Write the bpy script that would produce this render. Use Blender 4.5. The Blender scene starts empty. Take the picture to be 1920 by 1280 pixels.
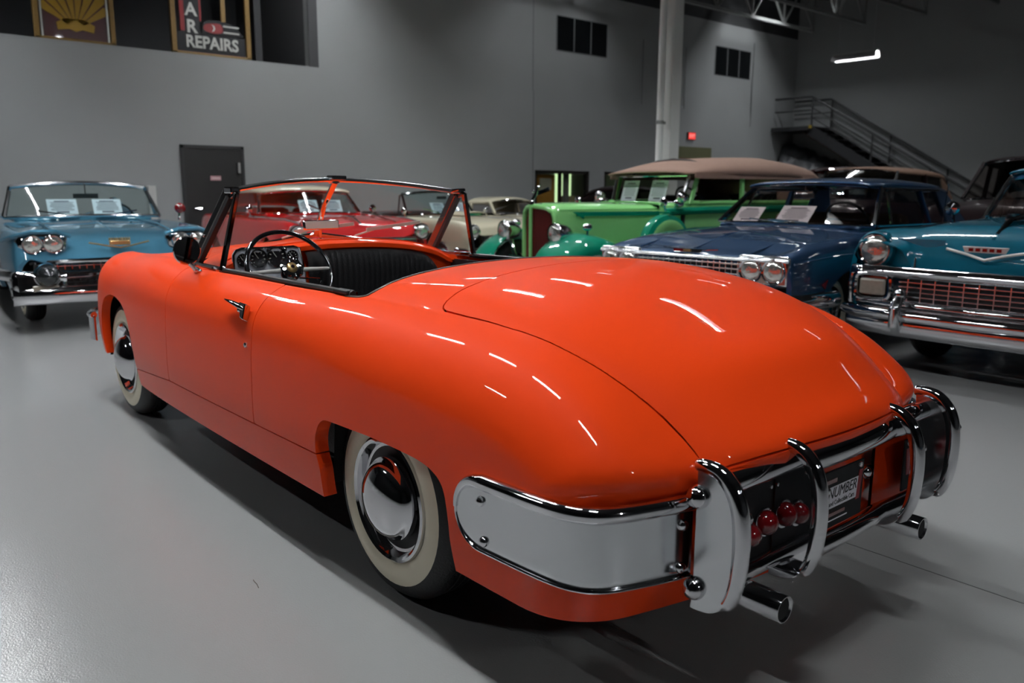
import bpy, bmesh, math, random
import numpy as np
from mathutils import Vector, Matrix
random.seed(7)
SC = bpy.context.scene
COL = SC.collection
# ---------------------------------------------------------------- camera, world, exposure
cam_d = bpy.data.cameras.new('camera')
cam_o = bpy.data.objects.new('camera', cam_d)
COL.objects.link(cam_o)
CAMROWS = [[-2.19539, 2.10907, 1.34042], [-0.6462569, -0.7631094, 0.0040159], [0.141425, -0.1145944, 0.983294], [0.7499007, -0.6360284, -0.1819802], 28.6725]
R_, U_, F_ = [Vector(v) for v in CAMROWS[1:4]]
cam_o.matrix_world = Matrix(((R_.x, U_.x, -F_.x, CAMROWS[0][0]), (R_.y, U_.y, -F_.y, CAMROWS[0][1]),
                             (R_.z, U_.z, -F_.z, CAMROWS[0][2]), (0, 0, 0, 1)))
cam_d.sensor_width = 36
cam_d.lens = CAMROWS[4]
cam_d.clip_end = 200
cam_d.dof.use_dof = True
cam_d.dof.focus_distance = 2.75
cam_d.dof.aperture_fstop = 3.2
SC.camera = cam_o
w = bpy.data.worlds.new('world')
SC.world = w
w.use_nodes = True
w.node_tree.nodes['Background'].inputs[0].default_value = (.62, .66, .72, 1)
w.node_tree.nodes['Background'].inputs[1].default_value = .008
SC.view_settings.view_transform = 'Standard'
SC.view_settings.look = 'None'
SC.view_settings.exposure = 0.2
SC.view_settings.gamma = 1.0
SC.view_settings.use_curve_mapping = False
TUBE = 215.0          # strength of every ceiling tube

# ---------------------------------------------------------------- materials
def lin(c):
    return tuple(((v / 12.92) if v <= .04045 else ((v + .055) / 1.055) ** 2.4) for v in c)
def rgb(r, g, b):
    return lin((r / 255, g / 255, b / 255))
def mat(name, color, rough=.5, metal=0., coat=0., spec=.5, noise=0., nscale=30., bump=0., bscale=200., coat_rough=.03, rvar=0.):
    m = bpy.data.materials.new(name); m.use_nodes = True
    nt = m.node_tree; b = nt.nodes['Principled BSDF']
    b.inputs['Base Color'].default_value = (*color, 1)
    b.inputs['Roughness'].default_value = rough
    b.inputs['Metallic'].default_value = metal
    b.inputs['Specular IOR Level'].default_value = spec
    b.inputs['Coat Weight'].default_value = coat
    b.inputs['Coat Roughness'].default_value = coat_rough
    if noise or bump or rvar:
        tc = nt.nodes.new('ShaderNodeTexCoord')
    if noise or rvar:
        n = nt.nodes.new('ShaderNodeTexNoise'); n.inputs['Scale'].default_value = nscale; n.inputs['Detail'].default_value = 5
        nt.links.new(tc.outputs['Object'], n.inputs['Vector'])
    if noise:
        mx = nt.nodes.new('ShaderNodeMix'); mx.data_type = 'RGBA'
        mx.inputs['A'].default_value = (*[c * (1 - noise) for c in color], 1)
        mx.inputs['B'].default_value = (*[min(1, c * (1 + noise)) for c in color], 1)
        nt.links.new(n.outputs['Fac'], mx.inputs['Factor']); nt.links.new(mx.outputs['Result'], b.inputs['Base Color'])
    if rvar:
        mr = nt.nodes.new('ShaderNodeMapRange'); mr.inputs['To Min'].default_value = max(0, rough - rvar); mr.inputs['To Max'].default_value = rough + rvar
        nt.links.new(n.outputs['Fac'], mr.inputs['Value']); nt.links.new(mr.outputs['Result'], b.inputs['Roughness'])
    if bump:
        n2 = nt.nodes.new('ShaderNodeTexNoise'); n2.inputs['Scale'].default_value = bscale; n2.inputs['Detail'].default_value = 3
        nt.links.new(tc.outputs['Object'], n2.inputs['Vector'])
        bp = nt.nodes.new('ShaderNodeBump'); bp.inputs['Strength'].default_value = bump; bp.inputs['Distance'].default_value = .01
        nt.links.new(n2.outputs['Fac'], bp.inputs['Height']); nt.links.new(bp.outputs['Normal'], b.inputs['Normal'])
    return m
def emit(name, color, strength, base=(0, 0, 0)):
    m = mat(name, base, .6)
    b = m.node_tree.nodes['Principled BSDF']
    b.inputs['Emission Color'].default_value = (*color, 1); b.inputs['Emission Strength'].default_value = strength
    return m
def glass(name, tint=(.9, .95, .95), alpha=.025, rough=0.):
    """thin pane: mostly see-through, a little mirror"""
    m = bpy.data.materials.new(name); m.use_nodes = True
    nt = m.node_tree; nt.nodes.clear()
    o = nt.nodes.new('ShaderNodeOutputMaterial'); tr = nt.nodes.new('ShaderNodeBsdfTransparent')
    gl = nt.nodes.new('ShaderNodeBsdfGlossy'); mx = nt.nodes.new('ShaderNodeMixShader'); lw = nt.nodes.new('ShaderNodeLayerWeight')
    pw = nt.nodes.new('ShaderNodeMath'); pw.operation = 'POWER'; pw.inputs[1].default_value = 5.
    ad = nt.nodes.new('ShaderNodeMath'); ad.operation = 'MULTIPLY_ADD'; ad.inputs[1].default_value = .6; ad.inputs[2].default_value = alpha; ad.use_clamp = True
    lw.inputs['Blend'].default_value = .5
    tr.inputs[0].default_value = (*tint, 1); gl.inputs['Roughness'].default_value = rough
    nt.links.new(lw.outputs['Facing'], pw.inputs[0]); nt.links.new(pw.outputs[0], ad.inputs[0]); nt.links.new(ad.outputs[0], mx.inputs[0])
    nt.links.new(tr.outputs[0], mx.inputs[1]); nt.links.new(gl.outputs[0], mx.inputs[2]); nt.links.new(mx.outputs[0], o.inputs[0])
    return m
PAINT = dict(coat=.5, rough=.5, spec=.05)
M = dict(
    red=mat('orange_red_paint', (.89, .061, .007), noise=.03, nscale=3, **PAINT),
    chrome=mat('chrome', (.72, .72, .74), .05, 1., rvar=.03, nscale=8),
    satin=mat('polished_alloy_plate', (.75, .77, .79), .17, 1., rvar=.05, nscale=14),
    black=mat('black_rubber', (.012, .012, .013), .55, noise=.2, nscale=40),
    tire=mat('tire_rubber', (.015, .015, .016), .6, bump=.15, bscale=120),
    whitewall=mat('cream_whitewall', rgb(240, 230, 205), .5, noise=.05, nscale=12),
    leather=mat('black_leather', (.010, .010, .011), .38, bump=.25, bscale=160),
    dark=mat('dark_underside', (.008, .008, .008), .8, noise=.2),
    lens=mat('red_lens', (.16, .004, .006), .08, coat=1., noise=.1),
    gloss_black=mat('gloss_black_panel', (.006, .006, .007), .12, coat=1., rvar=.03),
    satin_black=mat('satin_black_panel', (.007, .007, .008), .55, spec=.25, rvar=.05),
    brushed=mat('brushed_spoke_metal', (.62, .61, .58), .38, .35, rvar=.05),
    darkened_chrome=mat('darkened_chrome', (.20, .19, .19), .08, 1., rvar=.03),  # chrome with the dark room's reflection put into its colour
    dash=mat('engine_turned_silver', (.62, .64, .70), .45, .0, noise=.35, nscale=55),
    gauge=mat('gauge_face', (.01, .01, .012), .25, noise=.2),
    ivory=mat('ivory_print', (.8, .78, .72), .5, noise=.04),
    gold=mat('gold_crest', (.55, .38, .16), .3, .8, noise=.15),
    paper=mat('white_paper', (.88, .85, .90), .7, noise=.03, nscale=9),
    ink=mat('grey_ink', (.20, .18, .22), .7, noise=.1),
    headlamp=mat('headlamp_glass', (.80, .79, .74), .12, .85, coat=1., noise=.2, nscale=18, bump=.6, bscale=22),
    amber_lens=mat('parking_lamp_lens', (.30, .27, .22), .25, .2, coat=.6, noise=.2, nscale=30),
    glass=glass('clear_glass'),
    tint_glass=glass('tinted_glass', (.74, .86, .86), .06),
    dark_glass=glass('smoky_glass', (.70, .66, .64), .04),
    blue58=mat('metallic_sky_blue_paint', rgb(62, 110, 132), .45, .45, spec=.1, coat=1., noise=.04),
    blue62=mat('metallic_navy_paint', rgb(30, 60, 92), .45, .4, spec=.1, coat=1., noise=.04),
    teal=mat('dark_teal_paint', rgb(0, 104, 128), .45, 0., spec=.1, coat=1., noise=.03),
    crimson=mat('crimson_paint', rgb(186, 8, 16), .45, 0., spec=.1, coat=1., noise=.04),
    cream=mat('cream_paint', rgb(198, 190, 166), .45, 0., spec=.1, coat=1., noise=.03),
    pea=mat('light_green_paint', rgb(136, 204, 126), .45, 0., spec=.1, coat=1., noise=.03),
    bottle=mat('emerald_green_paint', rgb(0, 128, 98), .45, 0., spec=.1, coat=1., noise=.03),
    maroon=mat('black_maroon_paint', (.010, .003, .004), .45, 0., spec=.1, coat=.35, noise=.1),
    tan=mat('tan_canvas', rgb(140, 112, 98), .85, noise=.1, nscale=25, bump=.3, bscale=400),
    brown=mat('brown_canvas', rgb(108, 82, 66), .85, noise=.1, nscale=25, bump=.3, bscale=400),
    core=mat('radiator_shutters', rgb(120, 48, 44), .35, .3, noise=.2, nscale=30),
)

# ---------------------------------------------------------------- mesh helpers
class MB:
    def __init__(s): s.v = []; s.f = []
    def add(s, vs, fs):
        k = len(s.v); s.v += [tuple(map(float, v)) for v in vs]; s.f += [tuple(i + k for i in f) for f in fs]; return s
    def box(s, c, size, rot=None):
        x, y, z = [d / 2 for d in size]
        P = [Vector(q) for q in [(-x, -y, -z), (x, -y, -z), (x, y, -z), (-x, y, -z), (-x, -y, z), (x, -y, z), (x, y, z), (-x, y, z)]]
        if rot is not None: P = [rot @ q for q in P]
        return s.add([q + Vector(c) for q in P], [(0, 3, 2, 1), (4, 5, 6, 7), (0, 1, 5, 4), (1, 2, 6, 5), (2, 3, 7, 6), (3, 0, 4, 7)])
    def beam(s, a, b, wd, ht, up=(0, 0, 1)):
        a, b = Vector(a), Vector(b); d = b - a; L = d.length; d.normalize(); up = Vector(up)
        sd = d.cross(up)
        if sd.length < 1e-4: sd = d.cross(Vector((1, 0, 0)))
        sd.normalize(); u2 = sd.cross(d)
        return s.box((a + b) / 2, (wd, L, ht), Matrix((sd, d, u2)).transposed())
    def tube(s, path, r, seg=10, closed=False, cap=True, flat=1., up=None):
        """sweep a circle (r may be a list) along path"""
        P = [Vector(q) for q in path]; n = len(P)
        rs = r if isinstance(r, (list, tuple)) else [r] * n
        T = []
        for i in range(n):
            a = P[(i - 1) % n] if (closed or i > 0) else P[i]
            b = P[(i + 1) % n] if (closed or i < n - 1) else P[i]
            T.append((b - a).normalized())
        nrm = Vector(up) if up else (Vector((0, 0, 1)) if abs(T[0].z) < .9 else Vector((0, 1, 0)))
        vs = []
        for i in range(n):
            nrm = (nrm - T[i] * nrm.dot(T[i])).normalized(); bi = T[i].cross(nrm)
            for k in range(seg):
                a = 2 * math.pi * k / seg
                vs.append(P[i] + nrm * (math.cos(a) * rs[i] * flat) + bi * (math.sin(a) * rs[i]))
        fs = []
        for i in range(n if closed else n - 1):
            j = (i + 1) % n
            for k in range(seg):
                l = (k + 1) % seg
                fs.append((i * seg + k, i * seg + l, j * seg + l, j * seg + k))
        if cap and not closed: fs += [tuple(range(seg))[::-1], tuple((n - 1) * seg + k for k in range(seg))]
        return s.add(vs, fs)
    def lathe(s, prof, c=(0, 0, 0), axis=(0, 1, 0), seg=40, close=False):
        """prof: list of (radius, height along axis)"""
        ax = Vector(axis).normalized(); u = ax.orthogonal().normalized(); v = ax.cross(u); c = Vector(c)
        vs = []; fs = []; n = len(prof)
        for r, h in prof:
            for k in range(seg):
                a = 2 * math.pi * k / seg
                vs.append(c + ax * h + (u * math.cos(a) + v * math.sin(a)) * max(r, 1e-5))
        for i in range(n - 1 + (1 if close else 0)):
            j = (i + 1) % n
            for k in range(seg):
                l = (k + 1) % seg; fs.append((i * seg + k, i * seg + l, j * seg + l, j * seg + k))
        return s.add(vs, fs)
    def ball(s, c, r, sx=1, sy=1, sz=1, seg=16):
        vs = []; fs = []; h = seg // 2
        for i in range(h + 1):
            t = math.pi * i / h
            for k in range(seg):
                a = 2 * math.pi * k / seg
                vs.append((c[0] + r * sx * math.sin(t) * math.cos(a), c[1] + r * sy * math.sin(t) * math.sin(a), c[2] + r * sz * math.cos(t)))
        for i in range(h):
            for k in range(seg):
                l = (k + 1) % seg; fs.append((i * seg + k, (i + 1) * seg + k, (i + 1) * seg + l, i * seg + l))
        return s.add(vs, fs)
    def grid(s, G, wrap=False):
        """G: rows of points"""
        n, m = len(G), len(G[0]); fs = []
        for i in range(n - 1):
            for k in range(m if wrap else m - 1):
                l = (k + 1) % m; fs.append((i * m + k, i * m + l, (i + 1) * m + l, (i + 1) * m + k))
        return s.add([q for row in G for q in row], fs)
    def prism(s, poly, thick):
        """poly: 3-D outline; thick: Vector to extrude by"""
        n = len(poly); t = Vector(thick); P = [Vector(q) for q in poly]
        return s.add(P + [q + t for q in P], [tuple(range(n))[::-1], tuple(range(n, 2 * n))] + [(i, (i + 1) % n, n + (i + 1) % n, n + i) for i in range(n)])
    def mirror_y(s):
        n = len(s.v); s.v += [(x, -y, z) for x, y, z in s.v]; s.f += [tuple(i + n for i in f[::-1]) for f in list(s.f)]; return s
    def flip_y(s):
        s.v = [(x, -y, z) for x, y, z in s.v]; s.f = [f[::-1] for f in s.f]; return s

def obj(name, mb, m, parent=None, smooth=True, sharp=35, bevel=0., solid=0., label=None):
    me = bpy.data.meshes.new(name); me.from_pydata(mb.v, [], mb.f); me.validate()
    bm = bmesh.new(); bm.from_mesh(me); bmesh.ops.remove_doubles(bm, verts=bm.verts, dist=1e-6)
    bmesh.ops.recalc_face_normals(bm, faces=bm.faces)
    for f in bm.faces: f.smooth = smooth
    if smooth:
        ca = math.radians(sharp)
        for e in bm.edges:
            if len(e.link_faces) == 2 and e.calc_face_angle(0) > ca: e.smooth = False
    bm.to_mesh(me); bm.free()
    o = bpy.data.objects.new(name, me); COL.objects.link(o); me.materials.append(m)
    if parent: o.parent = parent
    if solid:
        d = o.modifiers.new('solid', 'SOLIDIFY'); d.thickness = solid; d.offset = 0
    if bevel:
        d = o.modifiers.new('bevel', 'BEVEL'); d.width = bevel; d.segments = 2; d.limit_method = 'ANGLE'
    if label: o['label'] = label
    return o
def thing(name, label, cat, loc=(0, 0, 0), rz=0., group=None):
    o = bpy.data.objects.new(name, None); o.empty_display_size = .1; COL.objects.link(o)
    o.location = loc; o.rotation_euler = (0, 0, rz); o['label'] = label; o['category'] = cat
    if group: o['group'] = group
    return o
def tag(o, label, cat, group=None):
    o['label'] = label; o['category'] = cat
    if group: o['group'] = group
    return o
def struct(name, mb, m, parent=None, **k):
    o = obj(name, mb, m, parent, smooth=k.pop('smooth', False), **k)
    if not parent: o['kind'] = 'structure'
    return o
def copy_tree(o, parent=None):
    c = o.copy(); COL.objects.link(c); c.parent = parent
    for ch in list(o.children): copy_tree(ch, c)
    return c
def text_obj(name, body, size, m, parent, mw, extrude=.001, align='CENTER', shear=0., sx=1., bold=0.):
    """lettering as real geometry; mw: 4x4 matrix placing text x right / y up / z towards the reader"""
    cu = bpy.data.curves.new(name, 'FONT'); cu.body = body; cu.size = size; cu.extrude = extrude
    cu.align_x = align; cu.align_y = 'CENTER'; cu.shear = shear; cu.offset = bold; cu.resolution_u = 3
    t = bpy.data.objects.new('tmp', cu); COL.objects.link(t)
    dg = bpy.context.evaluated_depsgraph_get(); me = bpy.data.meshes.new_from_object(t.evaluated_get(dg))
    bpy.data.objects.remove(t)
    me.transform(mw @ Matrix.Diagonal((sx, 1, 1, 1))); me.materials.clear(); me.materials.append(m)
    o = bpy.data.objects.new(name, me); COL.objects.link(o)
    if parent: o.parent = parent
    return o
def frame_mw(origin, right, up):
    r = Vector(right).normalized(); u = Vector(up).normalized(); n = r.cross(u)
    return Matrix(((r.x, u.x, n.x, origin[0]), (r.y, u.y, n.y, origin[1]), (r.z, u.z, n.z, origin[2]), (0, 0, 0, 1)))
def crom(P, n=8, closed=False):
    """Catmull-Rom through points"""
    P = [np.array(q, float) for q in P]; N = len(P); out = []
    for i in range(N if closed else N - 1):
        g = lambda k: P[k % N] if closed else P[min(max(k, 0), N - 1)]
        a, b, c, d = g(i - 1), g(i), g(i + 1), g(i + 2)
        for k in range(n):
            t = k / n; out.append(.5 * (2 * b + (c - a) * t + (2 * a - 5 * b + 4 * c - d) * t * t + (3 * b - a - 3 * c + d) * t ** 3))
    if not closed: out.append(P[-1])
    return [tuple(q) for q in out]

# ---- cut panels: keep the side of a signed field, with clean edges and smooth normals
class Panel:
    def __init__(s, V, N, Fs): s.V = V; s.N = N; s.F = Fs
    def clip(s, g, off=0.):
        """keep g > off"""
        h = g(s.V) - off; ins = h > 0
        V = [tuple(q) for q in s.V]; N = [tuple(q) for q in s.N]; cut = {}; out = []
        for f in s.F:
            m = [ins[i] for i in f]
            if all(m): out.append(f); continue
            if not any(m): continue
            nf = []
            for a, b in zip(f, f[1:] + f[:1]):
                if ins[a]: nf.append(a)
                if ins[a] != ins[b]:
                    k = (min(a, b), max(a, b))
                    if k not in cut:
                        t = h[a] / (h[a] - h[b]); t = min(max(t, 0), 1)
                        cut[k] = len(V)
                        V.append(tuple(s.V[a] + (s.V[b] - s.V[a]) * t)); q = s.N[a] + (s.N[b] - s.N[a]) * t
                        N.append(tuple(q / (np.linalg.norm(q) + 1e-9)))
                    nf.append(cut[k])
            if len(nf) > 2: out.append(tuple(nf))
        V = np.array(V); N = np.array(N)
        used = np.zeros(len(V), bool)
        for f in out: used[list(f)] = True
        mp = np.cumsum(used) - 1
        return Panel(V[used], N[used], [tuple(int(mp[i]) for i in f) for f in out])
    def mirrored(s):
        return Panel(s.V * [1, -1, 1], s.N * [1, -1, 1], [f[::-1] for f in s.F])
    def __add__(s, o):
        n = len(s.V); return Panel(np.vstack([s.V, o.V]), np.vstack([s.N, o.N]), s.F + [tuple(i + n for i in f) for f in o.F])
    def build(s, name, m, parent, lip=.012, skip_mid=True, thick=0.):
        V = [tuple(q) for q in s.V]; N = [tuple(q) for q in s.N]; Fs = list(s.F)
        cnt = {}
        for f in s.F:
            for a, b in zip(f, f[1:] + f[:1]): cnt[(a, b)] = 1
        ed = [(a, b) for a, b in cnt if (b, a) not in cnt and not (skip_mid and abs(s.V[a][1]) < 1e-4 and abs(s.V[b][1]) < 1e-4)]
        vi = sorted({i for e in ed for i in e}); ix = {v: k for k, v in enumerate(vi)}
        off = lip(s.V[vi], s.N[vi]) if callable(lip) else -s.N[vi] * lip
        nl = [(a, b, tuple(s.V[a] + off[ix[a]]), tuple(s.V[b] + off[ix[b]])) for a, b in ed]
        base = len(V); fl = []
        for a, b, qa, qb in nl:
            k = len(V); V += [tuple(s.V[a]), tuple(s.V[b]), qb, qa]; fl.append((k, k + 3, k + 2, k + 1))
        me = bpy.data.meshes.new(name); me.from_pydata(V, [], Fs + fl)
        nn = np.zeros((len(V), 3)); nn[:len(N)] = N
        for f in fl:
            p = [np.array(V[i]) for i in f]; n = np.cross(p[1] - p[0], p[3] - p[0]); n /= (np.linalg.norm(n) + 1e-12)
            for i in f: nn[i] = n
        me.polygons.foreach_set('use_smooth', [True] * len(me.polygons))
        me.normals_split_custom_set_from_vertices([tuple(q) for q in nn])
        me.materials.append(m)
        o = bpy.data.objects.new(name, me); COL.objects.link(o)
        if parent: o.parent = parent
        return o
def sdf(poly):
    """signed distance to a closed 2-D outline, negative inside"""
    A = np.array(poly, float); B = np.roll(A, -1, 0)
    def f(p):
        d = np.full(len(p), 1e9); ins = np.zeros(len(p), bool)
        for a, b in zip(A, B):
            e = b - a; w = p - a; t = np.clip((w @ e) / (e @ e + 1e-12), 0, 1)
            d = np.minimum(d, np.hypot(w[:, 0] - t * e[0], w[:, 1] - t * e[1]))
            c = ((a[1] <= p[:, 1]) & (b[1] > p[:, 1])) | ((b[1] <= p[:, 1]) & (a[1] > p[:, 1]))
            with np.errstate(divide='ignore', invalid='ignore'):
                xx = a[0] + (p[:, 1] - a[1]) / (b[1] - a[1]) * e[0]
            ins ^= c & (p[:, 0] < xx)
        return np.where(ins, -d, d)
    return f

# ================================================================ the room (x runs to the far wall, y to the left)
XW, YR = 13.7, -24.1
WALL = mat('grey_painted_wall', (.29, .297, .297), .85, noise=.04, nscale=1.5, bump=.05, bscale=60)
DARKROOF = mat('dark_roof_deck', (.035, .036, .038), .8, noise=.1, nscale=3)
STEEL = mat('grey_painted_steel', (.24, .245, .24), .6, noise=.05, nscale=6)
BLKM = mat('black_painted_steel', (.018, .018, .02), .5, noise=.2, nscale=8)
FLOOR = mat('grey_epoxy_floor', (.28, .28, .277), .19, spec=.5, noise=.02, nscale=.6, bump=.09, bscale=170)
def slab(y1, y0, z0, z1, x0, x1, mb): return mb.box(((x0 + x1) / 2, (y0 + y1) / 2, (z0 + z1) / 2), (x1 - x0, y1 - y0, z1 - z0))
flo = struct('floor', MB().box((2, -7, -.06), (34, 38, .12)), FLOOR)
ink_line = mat('joint_filler', (.12, .12, .12), .6, noise=.2)
obj('floor_joint', MB().box((2.5, -.808, .0006), (33, .005, .0012)).box((2.5, 4.6, .0006), (33, .005, .0012)), ink_line, flo, smooth=False)
wf = MB()
slab(-12.12, 11.9, 0, 3.8, XW, XW + .2, wf); slab(-14.69, -14.10, 0, 3.8, XW, XW + .2, wf); slab(YR, -17.0, 0, 3.8, XW, XW + .2, wf)
slab(-14.10, -12.12, 1.86, 3.8, XW, XW + .2, wf); slab(-17.0, -14.69, 1.86, 3.8, XW, XW + .2, wf)
slab(-14.10, -12.12, 0, .25, XW, XW + .2, wf); slab(-17.0, -14.69, 0, .25, XW, XW + .2, wf)
slab(YR, -5.95, 3.8, 6.4, XW + .03, XW + .2, wf)
wfo = struct('wall_front', wf, WALL)
for y, z0, z1 in ((-12.05, 0, 3.8), (-12.05, 3.8, 6.4), (-18.05, 3.75, 5.5), (-21.5, 3.4, 6.0), (-16.15, 3.75, 5.5)):
    obj('panel_joint', MB().box((XW - .001 + (.03 if z0 >= 3.8 else 0), y, (z0 + z1) / 2), (.006, .03, z1 - z0)), mat('joint_grey', (.17, .175, .18), .9, noise=.05), wfo, smooth=False)  # thin darker grey strips along the wall panel joints
struct('dark_void_band', slab(YR, 11.9, 6.4, 7.8, XW + .05, XW + .25, MB()), DARKROOF)  # dark band put where only the unlit void above the wall shows
struct('wall_right', MB().box((0, YR - .1, 3.9), (28, .2, 7.8)), WALL)
DIM = mat('charcoal_wall', (.045, .046, .05), .8, noise=.1, nscale=2)
struct('wall_left', MB().box((0, 12, 3.9), (28, .2, 7.8)), DIM)
struct('wall_back', MB().box((-14, -7, 3.9), (.2, 38, 7.8)), DIM)
struct('ceiling', MB().box((2, -7, 7.85), (34, 38, .1)), DARKROOF)
# mezzanine behind the opening, upper left
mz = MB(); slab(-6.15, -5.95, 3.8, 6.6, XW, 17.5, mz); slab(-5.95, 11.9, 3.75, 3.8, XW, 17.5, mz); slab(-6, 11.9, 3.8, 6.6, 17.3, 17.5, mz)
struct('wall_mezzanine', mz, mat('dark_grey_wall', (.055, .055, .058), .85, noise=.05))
struct('trim_2', slab(-5.53, -5.38, 3.8, 6.6, 15.0, 15.15, MB()), mat('charcoal_post', (.045, .045, .048), .7, noise=.1))
# dark door in the far wall
d1 = struct('door_1', slab(-4.39, -3.30, 0, 2.10, XW - .03, XW, MB()), mat('charcoal_door', (.011, .0105, .0105), .5, noise=.1))
obj('door_frame', slab(-4.45, -4.39, 0, 2.15, XW - .045, XW, slab(-3.30, -3.24, 0, 2.15, XW - .045, XW, slab(-4.45, -3.24, 2.10, 2.16, XW - .045, XW, MB()))), BLKM, d1, smooth=False)
obj('door_closer', MB().box((XW - .06, -4.33, 1.75), (.04, .05, .20)), STEEL, d1, smooth=False)
pk = obj('door_sign', MB().box((XW - .036, -3.87, 1.55), (.008, .20, .085)), mat('pink_notice', (.55, .30, .32), .6, noise=.1), d1, smooth=False)
obj('notice_band', MB().box((XW - .0405, -3.87, 1.55), (.002, .16, .022)), mat('pale_print', (.75, .62, .62), .6, noise=.1), d1, smooth=False)
obj('door_handle', MB().tube([(XW - .05, -3.42, .98), (XW - .09, -3.42, .98), (XW - .09, -3.55, .98)], .012, 8), M['chrome'], d1)
d2 = struct('trim_3', slab(-2.75, -2.62, 0, 1.40, XW - .04, XW, MB()), mat('white_trim', (.5, .5, .48), .6, noise=.04))
# glazed office fronts
PANE = glass('office_glass', (.9, .95, .92), .05)
for k, (y0, y1) in enumerate(((-14.10, -12.12), (-17.0, -14.69))):
    fr = MB()
    for a, b in ((y0, y0 + .09), (y1 - .09, y1), ((y0 + y1) / 2 + .02, (y0 + y1) / 2 + .08)): slab(a, b, .25, 1.86, XW + .02, XW + .12, fr)
    slab(y0, y1, 1.78, 1.86, XW + .02, XW + .12, fr); slab(y0, y1, .25, .33, XW + .02, XW + .12, fr)
    wn = struct('window_%d' % (k + 1), fr, mat('dark_bronze_frame', (.02, .017, .015), .4, noise=.1))
    for a, b in ((y0 + .09, (y0 + y1) / 2 + .02), ((y0 + y1) / 2 + .08, y1 - .09)):
        obj('pane', MB().add([(XW + .07, a, .33), (XW + .07, b, .33), (XW + .07, b, 1.78), (XW + .07, a, 1.78)], [(0, 1, 2, 3)]), PANE, wn, smooth=False)
rm = MB(); slab(-17.2, -11.9, 0, 2.6, 16.4, 16.5, rm); slab(-17.2, -17.1, 0, 2.6, XW + .2, 16.4, rm); slab(-12.0, -11.9, 0, 2.6, XW + .2, 16.4, rm); slab(-17.2, -11.9, 2.55, 2.65, XW + .2, 16.5, rm)
struct('wall_office', rm, mat('office_wall', (.20, .20, .19), .8, noise=.05))
w3 = struct('window_3', slab(-15.95, -15.35, .3, 2.1, 16.30, 16.40, MB()), emit('daylight_foliage', (.62, .85, .45), 1.1))
obj('mullion', slab(-15.67, -15.63, .3, 2.1, 16.27, 16.30, MB()), STEEL, w3, smooth=False)
tag(obj('orange_door_panel', slab(-13.06, -12.42, .2, 1.75, XW + .25, XW + .29, MB()), mat('orange_varnished_wood', (.42, .19, .03), .4, noise=.2, nscale=12), smooth=False), 'orange varnished wooden panel standing inside the left office window', 'panel')
tag(obj('wall_notice', slab(-12.92, -12.50, 1.36, 1.66, XW + .235, XW + .249, MB()), mat('aged_paper', (.50, .46, .36), .7, noise=.15, nscale=20), smooth=False), 'yellowed paper notice pinned on the orange wooden panel', 'notice')
cab = tag(obj('storage_cabinet', slab(-14.05, -13.80, .0, 1.20, XW + .5, XW + .8, MB()), mat('cream_cabinet', (.55, .45, .26), .5, noise=.06), smooth=False, bevel=.01), 'cream cabinet standing behind the right pane of the office window', 'cabinet')
tag(obj('curtain', MB().grid([[(XW + .45 + .03 * math.sin(y * 60), y, z) for z in (.1, 1.0, 1.9)] for y in np.linspace(-13.78, -13.52, 24)]), mat('grey_curtain', (.30, .29, .26), .9, noise=.1)), 'grey pleated curtain inside the office window beside the daylight', 'curtain')
# high dark windows, three panes each
DG = mat('dark_window_pane', (.006, .007, .008), .15, noise=.1)
for k, (y0, y1) in enumerate(((-14.67, -12.86), (-21.33, -19.52))):
    wn = struct('window_%d' % (k + 4), slab(y0 - .03, y1 + .03, 4.86, 5.72, XW + .018, XW + .04, MB()), mat('window_mullion_grey', (.15, .155, .16), .7, noise=.05))
    s3 = (y1 - y0 - .10) / 3
    for j in range(3):
        a = y0 + j * (s3 + .05)
        obj('pane', slab(a, a + s3, 4.88, 5.70, XW + .008, XW + .03, MB()), DG, wn, smooth=False)
# exit sign and board
ex = thing('exit_sign', 'small lit red exit sign on the grey far wall above the green board', 'sign', (XW, -18.42, 2.98))
obj('sign_box', MB().box((-.03, 0, 0), (.06, .36, .22)), mat('sign_black', (.03, .03, .03), .5, noise=.1), ex, smooth=False, bevel=.01)
obj('sign_face', MB().box((-.062, 0, 0), (.006, .32, .19)), emit('exit_red', (1, .06, .05), .75, (.4, .01, .01)), ex, smooth=False)
text_obj('lettering', 'EXIT', .13, emit('exit_white', (1, .55, .5), .7), ex, frame_mw((-.067, 0, 0), (0, -1, 0), (0, 0, 1)), .001)
bd = thing('wall_board', 'olive green board lettered in red on the far wall below the exit sign', 'sign', (XW, -18.55, 2.20))
obj('board', MB().box((-.02, 0, 0), (.04, 1.78, .92)), mat('olive_board', rgb(88, 88, 58), .7, noise=.1, nscale=5), bd, smooth=False)
text_obj('lettering', 'RESTROOMS', .30, mat('brick_red_letter', rgb(96, 48, 36), .7, noise=.1), bd, frame_mw((-.042, 0, .0), (0, -1, 0), (0, 0, 1)), .004, bold=.01)
# column with its pipe
co = struct('column', MB().box((7.2, -9.44, 3.9), (.24, .24, 7.8)), mat('cream_painted_steel', (.72, .72, .70), .5, noise=.04), bevel=.01)
obj('rain_pipe', MB().tube([(7.2, -9.17, .05), (7.2, -9.17, 7.8)], .062, 16), mat('white_pipe', (.80, .80, .79), .4, noise=.03), co)
for z in (2.5, 4.9): obj('pipe_clamp', MB().lathe([(.07, -.03), (.07, .03)], (7.2, -9.17, z), (0, 0, 1), 16).box((7.2, -9.26, z), (.03, .10, .04)), STEEL, co)
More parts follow.
